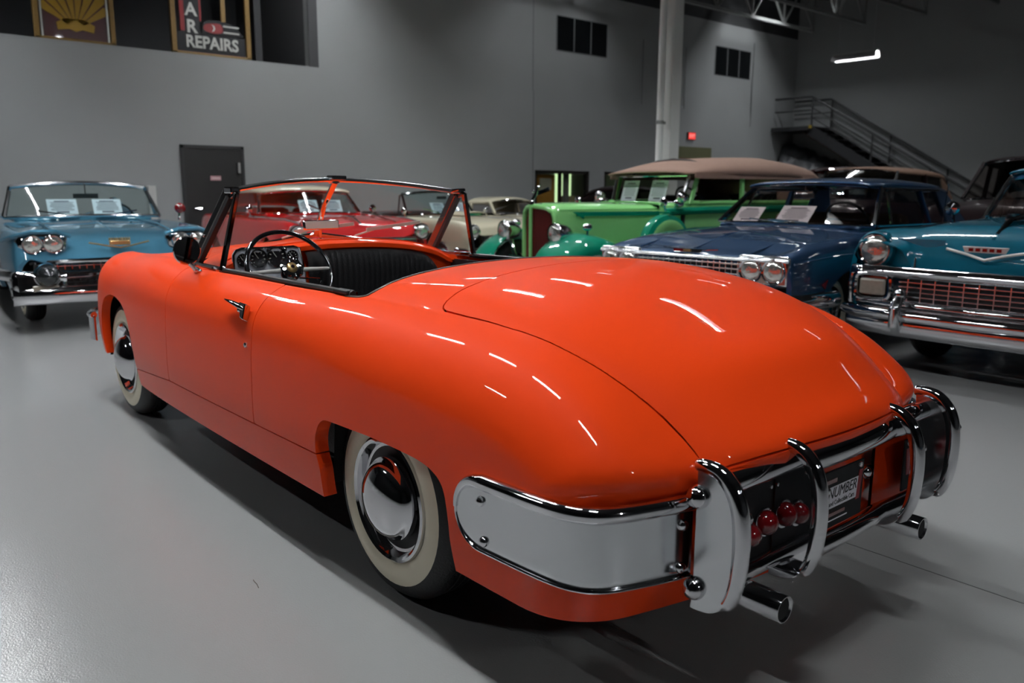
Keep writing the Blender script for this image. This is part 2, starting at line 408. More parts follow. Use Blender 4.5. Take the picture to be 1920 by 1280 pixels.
# roof trusses along the far wall
for n, x in enumerate((12.66, 10.95, 9.12, 7.2, 5.2, 3.2)):
    zb, zt = 6.42, 7.5; ya, yb = YR + .95, -2.0
    tr = struct('roof_truss', MB().box((x, (ya + yb) / 2, zt), (.10, yb - ya + 1.6, .10)), STEEL)
    obj('bottom_chord', MB().box((x, (ya + yb) / 2, zb), (.09, yb - ya, .09)), STEEL, tr, smooth=False)
    k = 0; y = ya
    while y < yb - .5:
        for d in ((y, zb, y, zt), (y, zb, y + .85, zt), (y + .85, zt, y + 1.7, zb)):
            obj('web_member', MB().beam((x, d[0], d[1]), (x, d[2], d[3]), .05, .05, (1, 0, 0)), STEEL, tr, smooth=False)
        y += 1.7; k += 1
# steel stair on the right wall
st = thing('stair', 'black steel staircase with pipe handrails against the right wall in the far corner', 'stairs', (12.2, -23.2, 0))
SX0, SZ0, SL = 12.3, 3.42, -math.tan(math.radians(30.5))
def sp(x, y, dz=0): return (x - 12.2, y + 23.2, SZ0 + (SX0 - x) * SL + dz)
for y in (-22.75, -23.95):
    obj('stringer', MB().beam(sp(12.3, y, -.12), sp(6.6, y, -.12), .06, .30), BLKM, st, smooth=False)
    for dz in (.92, .60, .30):
        obj('rail', MB().tube([sp(12.3, y, dz), sp(6.6, y, dz)], .035 if dz > .9 else .022, 8), BLKM, st)
    for x in (12.25, 10.2, 8.4, 6.7): obj('baluster', MB().tube([sp(x, y, -.1), sp(x, y, .92)], .03, 8), BLKM, st)
    obj('rail', MB().tube([(.1, y + 23.2, 3.42 + .92), (1.4, y + 23.2, 3.42 + .92)], .035, 8).tube([(.1, y + 23.2, 3.42 + .5), (1.4, y + 23.2, 3.42 + .5)], .022, 8), BLKM, st)
for i in range(18):
    x = 12.2 - .31 * i; obj('tread', MB().box(sp(x, -23.35, -.04), (.30, 1.14, .04)), BLKM, st, smooth=False)
obj('landing', MB().box((.75, -.2, 3.36), (1.4, 1.5, .12)), BLKM, st, smooth=False)
obj('yellow_edge', MB().box((.03, .56, 3.40), (.10, .02, .09)), mat('safety_yellow', (.45, .30, .02), .5, noise=.1), st, smooth=False)
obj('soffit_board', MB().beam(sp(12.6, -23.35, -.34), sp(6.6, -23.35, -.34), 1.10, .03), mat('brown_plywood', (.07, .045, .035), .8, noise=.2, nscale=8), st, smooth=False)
G = []
for i, x in enumerate(np.linspace(13.5, 9.2, 34)):
    G.append([(x + .1 * math.sin(7 * t + i), -23.9 + 1.35 * math.sin(t * math.pi * .5), max(.02, (2.95 - .40 * (13.5 - x) ** 1.05) * math.cos(t * math.pi * .5) ** .6 + .09 * math.sin(3.1 * i + 9 * t))) for t in np.linspace(0, .999, 12)])
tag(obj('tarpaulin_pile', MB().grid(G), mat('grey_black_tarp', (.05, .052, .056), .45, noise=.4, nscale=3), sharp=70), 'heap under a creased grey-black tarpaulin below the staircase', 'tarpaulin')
# framed signs standing in the mezzanine opening
WOODF = mat('gilt_wood_frame', (.20, .115, .025), .5, noise=.25, nscale=20)
fs = thing('framed_sign', 'gilt framed dark red sign with a yellow scallop emblem on the mezzanine ledge', 'sign', (13.82, -1.70, 3.80))
def boards(root, y0, y1, h, wdt=.08):
    for a, b in ((y0, y0 + wdt), (y1 - wdt, y1)): obj('frame_side', slab(a, b, 0, h, -.05, .03, MB()), WOODF, root, smooth=False, bevel=.008)
    obj('frame_bottom', slab(y0, y1, 0, .05, -.05, .03, MB()), WOODF, root, smooth=False, bevel=.008)
boards(fs, -.60, .66, 1.9)
for a in (-.50, .53): obj('silver_bead', slab(a, a + .025, .05, 1.9, -.03, .01, MB()), mat('silver_bead_metal', (.6, .6, .56), .3, .9, noise=.05), fs, smooth=False)
obj('sign_panel', slab(-.50, .56, .05, 1.9, .0, .02, MB()), mat('oxblood_enamel', (.05, .005, .006), .3, coat=.4, noise=.1), fs, smooth=False)
YEL = mat('mustard_enamel', (.30, .17, .006), .35, noise=.08, nscale=10)
yc, zc = .02, .22
for k in range(8):
    a0 = math.radians(-63 + 126 * k / 8 + 1.4); a1 = math.radians(-63 + 126 * (k + 1) / 8 - 1.4); rad = .80 if 0 < k < 7 else .66
    pts = [(0, yc + math.sin(a) * r, zc + math.cos(a) * r) for a, r in ((a0, .13), (a0, rad * .93), ((a0 + a1) / 2, rad), (a1, rad * .93), (a1, .13))]
    obj('scallop_rib', MB().prism([(x - .012, y, z) for x, y, z in pts], (.012, 0, 0)), YEL, fs, smooth=False)
obj('scallop_base', MB().prism([(-.012, yc - .30, zc + .08), (-.012, yc - .14, zc + .16), (-.012, yc + .14, zc + .16), (-.012, yc + .30, zc + .08), (-.012, yc + .28, zc - .04), (-.012, yc + .10, zc - .01), (-.012, yc, zc - .05), (-.012, yc - .10, zc - .01), (-.012, yc - .28, zc - .04)], (.012, 0, 0)), YEL, fs, smooth=False)
cs = thing('framed_sign', 'gilt framed black L-shaped garage sign reading car repairs on the mezzanine ledge', 'sign', (13.82, -4.0, 3.80))
boards(cs, -.76, .74, 1.9, .09)
BLK = mat('black_enamel', (.010, .010, .012), .7, noise=.1)
REDE = mat('signal_red_enamel', (.22, .010, .012), .35, noise=.1)
WHT = mat('ivory_enamel', (.50, .50, .47), .5, noise=.08, nscale=12)
obj('sign_panel', slab(-.66, .64, .06, .40, 0, .03, slab(.20, .56, .40, 1.9, 0, .03, MB())), BLK, cs, smooth=False)
obj('red_edge', slab(-.66, .64, .02, .06, -.005, .03, slab(.165, .20, .62, 1.9, -.005, .03, MB())), REDE, cs, smooth=False)
obj('red_flash', slab(.56, .63, .95, 1.9, 0, .02, slab(.48, .56, .42, .95, -.006, 0, MB())), REDE, cs, smooth=False)
text_obj('lettering', 'REPAIRS', .30, WHT, cs, frame_mw((-.006, -.02, .235), (0, -1, 0), (0, 0, 1)), .006, sx=.93, bold=.008)
for ch, z in (('R', .50), ('A', .80), ('C', 1.10)): text_obj('lettering', ch, .32, WHT, cs, frame_mw((-.006, .355, z), (0, -1, 0), (0, 0, 1)), .006, bold=.008)
obj('painted_car', MB().prism([(-.006, y, z) for y, z in crom([(.15, .44), (.14, .58), (.02, .66), (-.22, .66), (-.45, .60), (-.58, .48), (-.58, .42), (.10, .42)], 4, True)], (.012, 0, 0)), BLK, cs, smooth=False)
obj('painted_hood', MB().prism([(-.010, y, z) for y, z in crom([(.13, .48), (.10, .58), (-.06, .61), (-.20, .60), (-.22, .46), (-.02, .43)], 4, True)], (.006, 0, 0)), REDE, cs, smooth=False)
obj('painted_moon', MB().prism([(-.013, y, z) for y, z in [(-.02, .59), (-.07, .56), (-.085, .52), (-.07, .48), (-.02, .45), (-.05, .50), (-.055, .53), (-.045, .56)]], (.004, 0, 0)), WHT, cs, smooth=False)
for z in (.58, .47): obj('painted_stripe', slab(-.55, -.24, z - .014, z + .014, -.011, -.006, MB()), WHT, cs, smooth=False)
obj('frame_post', slab(-.30, -.22, .66, 1.9, .0, .05, MB()), WOODF, cs, smooth=False)
# ceiling tubes with their reflectors
EM = emit('led_tube', (.93, .97, 1.), TUBE)
HOUSE = mat('white_lamp_housing', (.35, .35, .35), .5, noise=.02)
lamp0 = [None]
def ceiling_light(x, y, z=5.2, label='white strip light with angled reflectors hanging high above the cars', group='strip lights out of view over the hall'):
    if lamp0[0] is None:
        t = thing('ceiling_light', label, 'light', (x, y, z))
        obj('diffuser', MB().box((0, 0, 0), (1.22, .075, .03)), EM, t, smooth=False)
        h = MB().box((0, 0, .055), (1.26, .12, .05))
        for s in (1, -1): h.add([(-.63, s * .05, .04), (.63, s * .05, .04), (.63, s * .135, -.125), (-.63, s * .135, -.125)], [(0, 1, 2, 3)])
        obj('housing', h, HOUSE, t, smooth=False)
        obj('hanger', MB().tube([(-.5, 0, .08), (-.5, 0, 2.55)], .006, 6).tube([(.5, 0, .08), (.5, 0, 2.55)], .006, 6), STEEL, t)
        lamp0[0] = t
    else:
        t = copy_tree(lamp0[0]); t.location = (x, y, z); t['label'] = label
    if group: t['group'] = group
    elif 'group' in t: del t['group']
ceiling_light(9.5, -20, 5.0, 'lit strip light hanging in front of the dark right wall above the stairs', None)
LAMPS = [(x, 1.3, 5.2) for x in (.4, 2.4, 4.4, 6.5, 9.2)] + [(x, -5.7, 5.2) for x in (2.2, 5.6, 9.0)] + [(-1.9, 1.6, 5.6), (3.6, 5.2, 5.2), (-8.5, .6, 5.2), (-2.2, -11.5, 5.2), (-9, -6, 5.2)] \
    + [(x, -12.5, 5.6) for x in (2.5, 6.8)] + [(10.5, -12.5, 7.2), (12.2, -5.4, 7.0), (10.9, -5.4, 7.0), (11.6, -20.6, 7.1), (4.6, -3.3, 5.2), (12.2, 1.0, 6.4)]  # unseen lamps; some are added for chrome glints and a stronger wall fan
for q in LAMPS: ceiling_light(*q)

tw = tag(obj('twig', MB().tube([(.402, 1.084, .003), (.385, 1.088, .005), (.362, 1.088, .004), (.335, 1.094, .003)], .0012, 6), mat('dry_twig', (.06, .04, .03), .8, noise=.2)), 'thin dry twig lying on the grey floor in front of the rear wheel', 'twig')

# ================================================================ the orange convertible (x forward, y left, z up; rear axle at x = 0)
def spl(xs, ys):
    x = np.array(xs, float); y = np.array(ys, float); n = len(x); h = np.diff(x)
    A = np.zeros((n, n)); b = np.zeros(n); A[0, 0] = A[-1, -1] = 1
    for i in range(1, n - 1):
        A[i, i - 1] = h[i - 1]; A[i, i] = 2 * (h[i - 1] + h[i]); A[i, i + 1] = h[i]
        b[i] = 3 * ((y[i + 1] - y[i]) / h[i] - (y[i] - y[i - 1]) / h[i - 1])
    c = np.linalg.solve(A, b); d = (c[1:] - c[:-1]) / (3 * h); e = (y[1:] - y[:-1]) / h - h * (2 * c[:-1] + c[1:]) / 3
    def f(t):
        t = np.asarray(t, float); i = np.clip(np.searchsorted(x, t) - 1, 0, n - 2); u = t - x[i]; uc = np.clip(u, 0, h[i])
        return y[i] + e[i] * uc + c[i] * uc ** 2 + d[i] * uc ** 3 + (e[i] + 2 * c[i] * uc + 3 * d[i] * uc ** 2) * (u - uc)
    return f
def smax(a, b, k):
    h = np.maximum(k - np.abs(a - b), 0) / k
    return np.maximum(a, b) + h * h * k * .25
WID = spl([-1.3, -1.0, -.5, 0, .5, 1.2, 1.9, 2.5, 2.95, 3.3, 3.6, 3.9], [.80, .842, .868, .882, .890, .894, .890, .868, .844, .825, .71, .58])
DW = spl([.2, .3, .43, .6, .75, .87, 1.0, 1.1], [-.045, -.026, -.006, 0, -.006, -.025, -.07, -.11])
BASE = spl([-1.35, -1.15, -1.05, -.93, -.83, -.73, -.5, -.15, .2, .6, 1.0, 1.5, 1.9, 2.4, 2.8, 3.03, 3.2, 3.35, 3.6],
           [.421, .662, .704, .787, .854, .902, .966, .993, 1.0, .992, .99, .985, .982, .982, .963, .957, .96, .93, .67])
ZC = spl([-1.35, -1.25, -1.17, -1.1, -1.0, -.8, -.6, -.4, -.2, .2, 1.0, 1.6, 2.0, 2.5, 3.0, 3.2, 3.4, 3.6],
         [.42, .575, .742, .793, .866, .957, 1.027, 1.070, 1.093, 1.081, 1.085, 1.089, 1.074, 1.022, .949, .904, .817, .662])
YL = spl([-1.3, -1.05, -.93, -.73, -.5, -.2, .2, 2.0, 3.6], [.43, .51, .545, .60, .645, .68, .70, .66, .60])
XT = spl([.15, .3, .45, .6, .7, .8, 1.1], [-1.001, -1.045, -1.098, -1.10, -1.20, -1.162, -1.1])
XF = spl([.2, .4, .6, .75, .9], [3.51, 3.60, 3.62, 3.56, 3.52])
def BODY(P):
    """implicit hull of the car body: negative inside"""
    x, y, z = P[..., 0], np.abs(P[..., 1]), P[..., 2]
    side = y - WID(x) - DW(z)
    u = y / YL(x)
    tq = np.clip((-x - .4) / .6, 0, 1); tq = tq * tq * (3 - 2 * tq)
    v = np.clip(1 - u ** (2.232 + .036 * tq), 0, 1)
    bump = (ZC(x) - BASE(x)) * (np.sqrt(v + .16) - .4) / (np.sqrt(1.16) - .4)
    drop = (.358 + .383 * tq) * np.clip(y - .55, 0, 1) ** 2
    sl = (BASE(x + .001) - BASE(x - .001)) / .002
    top = (z - (BASE(x) + bump - drop)) / np.sqrt(1 + .6 * sl * sl)
    tail = XT(z) + .137 * (y / .8) ** 1.687 - x
    front = x - (XF(z) - .184 * (y / .85) ** 3.03)
    q = np.clip((x + 1.05) / .6, 0, 1); q2 = np.clip((x + .1) / .7, 0, 1)
    r = smax(side, top, .133 + .087 * q - .075 * q2 * q2 * (3 - 2 * q2))
    return smax(smax(r, tail, .17), front, .18)
def to_hull(O, D, far=3.):
    lo = np.zeros(len(O)); hi = np.full(len(O), far)
    for _ in range(34):
        mid = (lo + hi) / 2; s = BODY(O + D * mid[:, None]) > 0
        hi = np.where(s, mid, hi); lo = np.where(s, lo, mid)
    return O + D * ((lo + hi) / 2)[:, None]
def hull_n(P, e=3e-3):
    g = np.stack([BODY(P + np.eye(3)[i] * e) - BODY(P - np.eye(3)[i] * e) for i in range(3)], -1)
    return g / np.linalg.norm(g, axis=-1, keepdims=True)
def on_top(x, y):
    return to_hull(np.array([[x, y, .55]]), np.array([[0, 0, 1.]]))[0]
def on_side(x, z, s=1):
    p = to_hull(np.array([[x, 0, z]]), np.array([[0, 1., 0]]))[0]; p[1] *= s; return p

car = thing('convertible', 'orange-red open two-door convertible in the foreground, seen from its rear left corner', 'car')
secs = []
for t in np.linspace(math.pi / 2, 0, 120): secs.append((-.4, 0, -math.sin(t), math.cos(t)))
for x in np.linspace(-.4, 2.9, 250)[1:]: secs.append((x, 0, 0, 1))
for t in np.linspace(0, math.pi / 2, 70)[1:]: secs.append((2.9, 0, math.sin(t), math.cos(t)))
O = []; D = []; NR = 24 + 115
for k, (ox, oy, dx, dy) in enumerate(secs):
    if abs(dx) < 1e-9: dx = 0.
    if abs(dy) < 1e-9: dy = 0.
    zl = .285 + (.06 * min(1, max(0, (ox - 2.6) / .3)) if ox > 2.6 else 0)
    for z in np.linspace(zl, .6, 24): O.append((ox, oy, z)); D.append((dx, dy, 0))
    for a in np.linspace(0, math.pi / 2, 116)[1:]:
        c = math.cos(a) if a < math.pi / 2 - 1e-6 else 0.
        O.append((ox, oy, .6)); D.append((dx * c, dy * c, math.sin(a)))
O = np.array(O, float); D = np.array(D, float)
HV = to_hull(O, D)
HV[np.abs(D[:, 1]) < 1e-9, 1] = 0.
HN = hull_n(HV)
mid = HV[:, 1] == 0
HN[mid, 1] = 0; HN /= np.linalg.norm(HN, axis=1, keepdims=True)
HF = [(i * NR + k, i * NR + k + 1, (i + 1) * NR + k + 1, (i + 1) * NR + k) for i in range(len(secs) - 1) for k in range(NR - 1)]
half = Panel(HV, HN, HF)
# outlines
ARCH_R = crom([(.292, .20), (.290, .30), (.279, .392), (.290, .448), (.286, .507), (.264, .55), (.238, .574), (.198, .586), (.033, .591), (-.092, .593), (-.263, .588),
               (-.35, .580), (-.405, .563), (-.436, .537), (-.450, .50), (-.457, .434), (-.455, .36), (-.465, .20)], 5)
ARCH_F = crom([(3.15, .20), (3.185, .40), (3.165, .555), (3.125, .64), (3.06, .70), (2.957, .731), (2.86, .735), (2.775, .728), (2.68, .712), (2.603, .683), (2.53, .63), (2.49, .57),
               (2.45, .47), (2.44, .38), (2.45, .20)], 5)
DOOR = [(.80, .441), (.79, .6), (.79, .8), (.80, 1.2), (2.0, 1.2), (1.89, .99), (1.845, .94), (1.812, .87), (1.797, .76), (1.797, .62), (1.812, .429)]
ROCK = [(.2, .1), (.2, .447), (.35, .446), (.80, .441), (1.812, .429), (2.42, .381), (2.6, .365), (2.6, .1)]
LID = [(-1.5, 0), (-1.5, .515), (-1.10, .520), (-1.045, .524), (-.99, .531), (-.935, .544), (-.885, .561), (-.815, .585), (-.735, .606), (-.66, .624), (-.57, .641), (-.48, .656),
       (-.30, .672), (-.19, .676), (-.166, .668), (-.158, .645), (-.156, .60), (-.152, .5), (-.150, .35), (-.149, 0), (-.149, -.3), (-1.5, -.3)]
HOOD = [(2.02, -.3), (2.02, 0), (2.0, .35), (1.98, .55), (2.02, .60), (2.2, .60), (2.6, .565), (3.1, .50), (3.4, .42), (3.47, .3), (3.49, 0), (3.49, -.3)]
OPEN = [(.20, -.4), (.20, 0), (.20, .60), (.212, .67), (.25, .715), (.33, .728), (.8, .732), (1.55, .726), (1.63, .715), (1.68, .66), (1.69, .5), (1.69, 0), (1.69, -.4)]
s_ar, s_af, s_do, s_ro, s_li, s_ho, s_op = [sdf(q) for q in (ARCH_R, ARCH_F, DOOR, ROCK, LID, HOOD, OPEN)]
xz = lambda V: V[:, [0, 2]]
xy = lambda V: V[:, :2]
g_arch = lambda V: np.minimum(s_ar(xz(V)), s_af(xz(V)))
g_door = lambda V: np.maximum(s_do(xz(V)), .727 - V[:, 1])
g_rock = lambda V: s_ro(xz(V))
g_lid = lambda V: np.maximum(s_li(xy(V)), (.703 - .04 * (V[:, 1] / .52) ** 4 - V[:, 2]) * .8)
g_hood = lambda V: np.maximum(s_ho(xy(V)), .8 - V[:, 2])
g_open = lambda V: np.maximum(s_op(xy(V)), .8 - V[:, 2])
base = half.clip(g_arch)
GAP = .0024
def lip(V, N):
    q = V * [1, 0, 1]; q[:, 1] = np.abs(V[:, 1]); s = np.where(V[:, 1] >= 0, 1., -1.); o = -N * .013
    m = np.abs(g_arch(q)) < .004; o[m] = 0; o[m, 1] = -.05 * s[m]
    m = np.abs(g_open(q)) < .006; o[m] = [0, 0, -.03]
    return o
p_door = base.clip(lambda V: -g_door(V), GAP)
p_rock = base.clip(lambda V: -g_rock(V), GAP)
p_lid = base.clip(lambda V: -g_lid(V), GAP)
p_hood = base.clip(lambda V: -g_hood(V), GAP)
p_body = base.clip(lambda V: np.minimum.reduce([g_door(V), g_rock(V), g_lid(V), g_hood(V)]), GAP).clip(g_open)
(p_body + p_body.mirrored()).build('body_shell', M['red'], car, lip)
(p_lid + p_lid.mirrored()).build('trunk_lid', M['red'], car, lip)
(p_hood + p_hood.mirrored()).build('hood', M['red'], car, lip)
doors = []
for s in (1, -1):
    doors.append((p_door if s > 0 else p_door.mirrored()).build('door', M['red'], car, lip))
    (p_rock if s > 0 else p_rock.mirrored()).build('rocker_panel', M['red'], car, lip)
# dark underside and wheel wells
b = MB().box((1.25, 0, .32), (3.9, 1.50, .02))
obj('floor_pan', b, M['dark'], car, smooth=False)
for x0, x1, z1 in ((-.5, .33, .70), (2.36, 3.30, .80)):
    for s in (1, -1):
        yo = .80 if x0 < 0 else .775
        pts = [(x0, .31), (x0 + .03, z1 - .12), (x0 + .12, z1), (x1 - .12, z1), (x1 - .03, z1 - .12), (x1, .31)]
        g = [[(x, s * y, z) for x, z in pts] for y in (.45, yo)]
        w = MB().grid(g); w.add([(x, s * .45, z) for x, z in pts], [tuple(range(len(pts)))])
        obj('wheel_well', w, M['dark'], car, smooth=False)
# ---------------------------------------------------------------- wheels
def wheel(name, parent, c, s, R=.345, ww=(.285, .214), width=.185, dome=.136, ring=(.20, .172), wall='whitewall', face=.0, cap='chrome', hubdark=True, seg=56):
    """c = centre of the outer face plane, s = +1 outer side towards +y"""
    ax = (0, s, 0); W = width
    t = obj(name, MB().lathe([(ring[0], -W + .01), (ww[0] - .02, -W), (R - .035, -W + .008), (R - .01, -W + .03), (R, -W / 2 - .045), (R - .006, -W / 2 - .043), (R - .006, -W / 2 - .039), (R, -W / 2 - .037), (R, -W / 2 - .015), (R - .006, -W / 2 - .013), (R - .006, -W / 2 - .009), (R, -W / 2 - .007), (R, -W / 2 + .015), (R - .006, -W / 2 + .017), (R - .006, -W / 2 + .021), (R, -W / 2 + .023), (R, -W / 2 + .045), (R - .01, -.03), (R - .03, -.006), (ww[0] + .004, .002)], c, ax, seg), M['tire'], parent)
    a, bq = ww
    obj('whitewall_band', MB().lathe([(a + .004, .001), (a, .003), (a - .02, .008), ((a + bq) / 2, .012), (bq + .012, .007), (bq, -.004), (bq - .004, -.03)], c, ax, seg), M[wall], t)
    if hubdark:
        obj('trim_ring', MB().lathe([(bq - .001, -.006), (bq - .004, .008), (bq - .012, .013), (bq - .022, .006), (ring[0] - .012, -.006), (ring[1] + .01, -.022), (ring[1], -.024)], c, ax, seg), M['chrome'], t)
        obj('rim', MB().lathe([(ring[1] + .004, -.024), (dome + .02, -.034), (dome, -.034), (.05, -.034)], c, ax, seg), M['black'], t)
    else:
        obj('trim_ring', MB().lathe([(bq - .001, -.006), (bq - .006, .010), (bq - .03, .004), (dome + .01, -.01), (dome, -.01)], c, ax, seg), M['chrome'], t)
    prof = [(dome + .004, -.02), (dome + .003, -.002), (dome - .004, .004)] + [((dome - .006) * math.cos(k * math.pi / 16), .004 + .062 * math.sin(k * math.pi / 16)) for k in range(1, 9)]
    obj('hubcap', MB().lathe(prof, c, ax, seg), M[cap], t)
    return t
for s in (1, -1):
    wheel('rear_wheel', car, (0, .776 * s, .345), s)
    wheel('front_wheel', car, (2.946, .772 * s, .345), s)
# ---------------------------------------------------------------- rear bumper
PATH = crom([(-.505, .861), (-.60, .857), (-.70, .852), (-.78, .847), (-.86, .838), (-.91, .824), (-.95, .797), (-.978, .752), (-1.003, .68), (-1.024, .61), (-1.036, .553)], 8)
PA = np.array(PATH); seglen = np.r_[0, np.cumsum(np.hypot(*np.diff(PA, axis=0).T))]; LT = seglen[-1]
def path_at(sv):
    return np.array([np.interp(sv, seglen, PA[:, 0]), np.interp(sv, seglen, PA[:, 1])])
def path_n(sv):
    d = path_at(min(sv + .012, LT)) - path_at(max(sv - .012, 0)); n = np.array([d[1], -d[0]]); n /= np.linalg.norm(n); return n if n[1] > -.2 or True else -n
def plate_point(sv, z, off):
    p = path_at(sv); n = path_n(sv)
    if n @ np.array([-.3, 1]) < 0: n = -n
    return np.array([p[0] + n[0] * off, p[1] + n[1] * off, z])
for sgn in (1, -1):
    zt, zb, rad = .598, .408, .095
    n = 70; G = []; GB = []
    for i in range(n + 1):
        sv = LT * (i / n) ** 1.15
        k = max(0., 1 - sv / .10)
        h = math.sqrt(max(0., 1 - k * k))
        zc = .503; a = zc + (zt - zc) * h; bb = zc - (zc - zb) * h
        G.append([plate_point(sv, bb + (a - bb) * j / 8, .010) for j in range(9)])
    mb = MB().grid(G)
    if sgn < 0: mb.flip_y()
    pl = obj('bumper_side_plate', mb, M['satin'], car, solid=.006)
    # rolled top bead, thinning round the rounded front end, and the thin lower edge
    bead = []; rr = []
    for i in range(14):
        a = math.pi * .5 * i / 13
        sv = .10 - .10 * math.cos(a); bead.append(plate_point(max(sv, .001), .503 + .095 * math.sin(a), .014)); rr.append(.006 + .014 * (i / 13) ** 1.5)
    for sv in np.linspace(.112, LT, 50): bead.append(plate_point(sv, .600, .014)); rr.append(.0215)
    mb = MB().tube(bead, rr, 12)
    if sgn < 0: mb.flip_y()
    obj('rolled_bead', mb, M['chrome'], pl)
    edge = []
    for i in range(14):
        a = math.pi * .5 * i / 13; sv = .10 - .10 * math.cos(a); edge.append(plate_point(max(sv, .001), .503 - .095 * math.sin(a), .012))
    for sv in np.linspace(.112, LT, 50): edge.append(plate_point(sv, .408, .012))
    mb = MB().tube(edge, .005, 8)
    if sgn < 0: mb.flip_y()
    obj('lower_edge', mb, M['chrome'], pl)
    for sv, z in ((.105, .545), (.118, .438), (LT - .032, .545), (LT - .034, .435)):
        p = plate_point(sv, z, .013); q = plate_point(sv, z, .03) - p
        mb = MB().lathe([(.0145, -.006), (.0142, .003), (.0115, .009), (.006, .0125), (0, .013)], p, q, 16)
        if sgn < 0: mb.flip_y()
        obj('bolt', mb, M['chrome'], pl)
# upright guards: plate with a rolled tube round its rear edge
GUARD = crom([(-1.072, .704), (-1.10, .706), (-1.140, .697), (-1.172, .668), (-1.192, .625), (-1.200, .57), (-1.200, .50), (-1.192, .435), (-1.172, .385), (-1.140, .353), (-1.10, .343), (-1.074, .343)], 6)
for y, big in ((.575, 1), (.272, 0), (-.272, 0), (-.575, 1)):
    s = 1 if y > 0 else -1
    xo = 0 if big else -.022
    kk = next(i for i, q in enumerate(GUARD) if q[1] < .372 and q[0] < -1.12)
    path = [(x + xo, y, z) for x, z in GUARD[:kk]]
    nn = len(path); rr = [.0150 + .0065 * math.sin(math.pi * min(1, i / (nn - 1))) ** .7 for i in range(nn)]; rr[-1] = .008; rr[-2] = .013; path[-1] = (path[-1][0] + .022, y, path[-1][2] + .004)
    g = obj('bumper_guard', MB().tube(path, rr, 14), M['chrome'], car)
    poly = [(x + xo, y - .013, z) for x, z in GUARD[2:]] + [(-1.080 + xo, y - .013, z) for z in (.40, .55, .67)]
    obj('guard_plate', MB().prism(poly, (0, .026, 0)), M['satin' if big else 'chrome'], g, sharp=30, bevel=.006)
    for ys in ((s,) if big else (-s, )):
        for z, r in (((.630, .030), (.398, .029)) if big else ((.50, .024),)):
            x = -1.085 if big else -1.075
            prof = [(r, -.006), (r, .006)] + [(r * math.cos(k * math.pi / 14), .006 + r * 1.05 * math.sin(k * math.pi / 14)) for k in range(1, 8)]
            obj('bullet_bolt', MB().lathe(prof, (x, y + ys * .006, z), (-.25, ys, .05), 20), M['chrome'], g)
    obj('clamp_bolt', MB().lathe([(.013, 0), (.012, .006), (.006, .010), (0, .011)], (-1.205 + xo, y - .016, .605), (-1, -.5, .1), 12), M['chrome'], g)
# cross bars
def bar(name, y0, y1, x, z, r, bow=0., ends=True):
    n = 16; P = [(x - bow * (1 - (2 * i / n - 1) ** 2), y0 + (y1 - y0) * i / n, z) for i in range(n + 1)]
    return obj(name, MB().tube(P, r, 16), M['chrome'], car)
bar('top_bar', .285, .57, -1.100, .645, .031); bar('top_bar', -.285, -.57, -1.100, .645, .031)
bar('top_bar', .262, -.262, -1.128, .648, .036, .012)
bar('bottom_bar', .285, .57, -1.105, .392, .023); bar('bottom_bar', -.285, -.57, -1.105, .392, .023)
bar('bottom_bar', .262, -.262, -1.128, .386, .027, .012)
for s in (1, -1):
    pn = obj('lamp_panel', MB().box((-1.092, s * .42, .50), (.014, .29, .235)), M['satin_black'], car, smooth=False, bevel=.004)
    for y, z, r in ((.398, .487, .030), (.330, .503, .033)):
        prof = [(r + .006, 0), (r + .006, .008), (r, .010)] + [(r * math.cos(k * math.pi / 16), .010 + r * 1.0 * math.sin(k * math.pi / 16)) for k in range(1, 9)]
        lp = obj('tail_lamp', MB().lathe(prof[2:], (-1.099, s * y, z), (-1, 0, .06), 24), M['lens'], car)
        obj('lamp_bezel', MB().lathe(prof[:3] + [(r - .004, .009)], (-1.099, s * y, z), (-1, 0, .06), 24), M['chrome'], lp)
    for y, z in ((.44, .59), (.30, .59), (.40, .40)):
        obj('screw', MB().lathe([(.006, 0), (.005, .004), (0, .005)], (-1.099, s * y, z), (-1, 0, 0), 10), M['chrome'], pn)
# licence plate with its printed face
lic = obj('license_plate', MB().box((-1.132, .02, .502), (.006, .30, .168)), M['satin_black'], car, smooth=False, bevel=.003)
def plate_text(name, body, y, z, size, m, sx=1., shear=0., dx=0.):
    return text_obj(name, body, size, M[m], lic, frame_mw((-1.1365 - dx, y, z), (0, -1, 0), (0, 0, 1)), .0006, 'CENTER', shear, sx)
obj('printed_band', MB().box((-1.1358, .025, .508), (.001, .255, .062)), M['paper'], lic, smooth=False)
obj('red_stripe', MB().prism([(-1.1352, -.088, .470), (-1.1352, -.108, .470), (-1.1352, -.120, .556), (-1.1352, -.100, .556)], (-.0016, 0, 0)), M['lens'] if False else mat('plate_red', (.30, .005, .01), .35, noise=.05), lic, smooth=False)
obj('license_text', MB(), M['black'], lic) if False else plate_text('lettering', 'NUMBER', -.008, .519, .044, 'black', .92, .25)
plate_text('lettering', 'and Collectible Cars', -.008, .490, .019, 'black', .9)
obj('red_band', MB().box((-1.1358, .03, .457), (.001, .12, .010)).box((-1.1358, .075, .556), (.001, .10, .012)), M['lens'], lic, smooth=False)
obj('printed_band', MB().box((-1.1358, .04, .440), (.001, .17, .0035)), M['paper'], lic, smooth=False)
for y in (-.105, .145):
    obj('screw', MB().lathe([(.009, 0), (.008, .004), (0, .005)], (-1.135, y, .572), (-1, 0, 0), 12), M['chrome'], lic)
for s in (1, -1):
    P = [(-.70, s * .385, .33), (-.9, s * .385, .326), (-1.212, s * .385, .322)]
    e = obj('exhaust_tip', MB().tube(P, .0335, 24, cap=False), M['chrome'], car, solid=.004)
    obj('pipe_bore', MB().tube([(-1.205, s * .385, .322), (-.9, s * .385, .326)], .0295, 20), M['dark'], e)
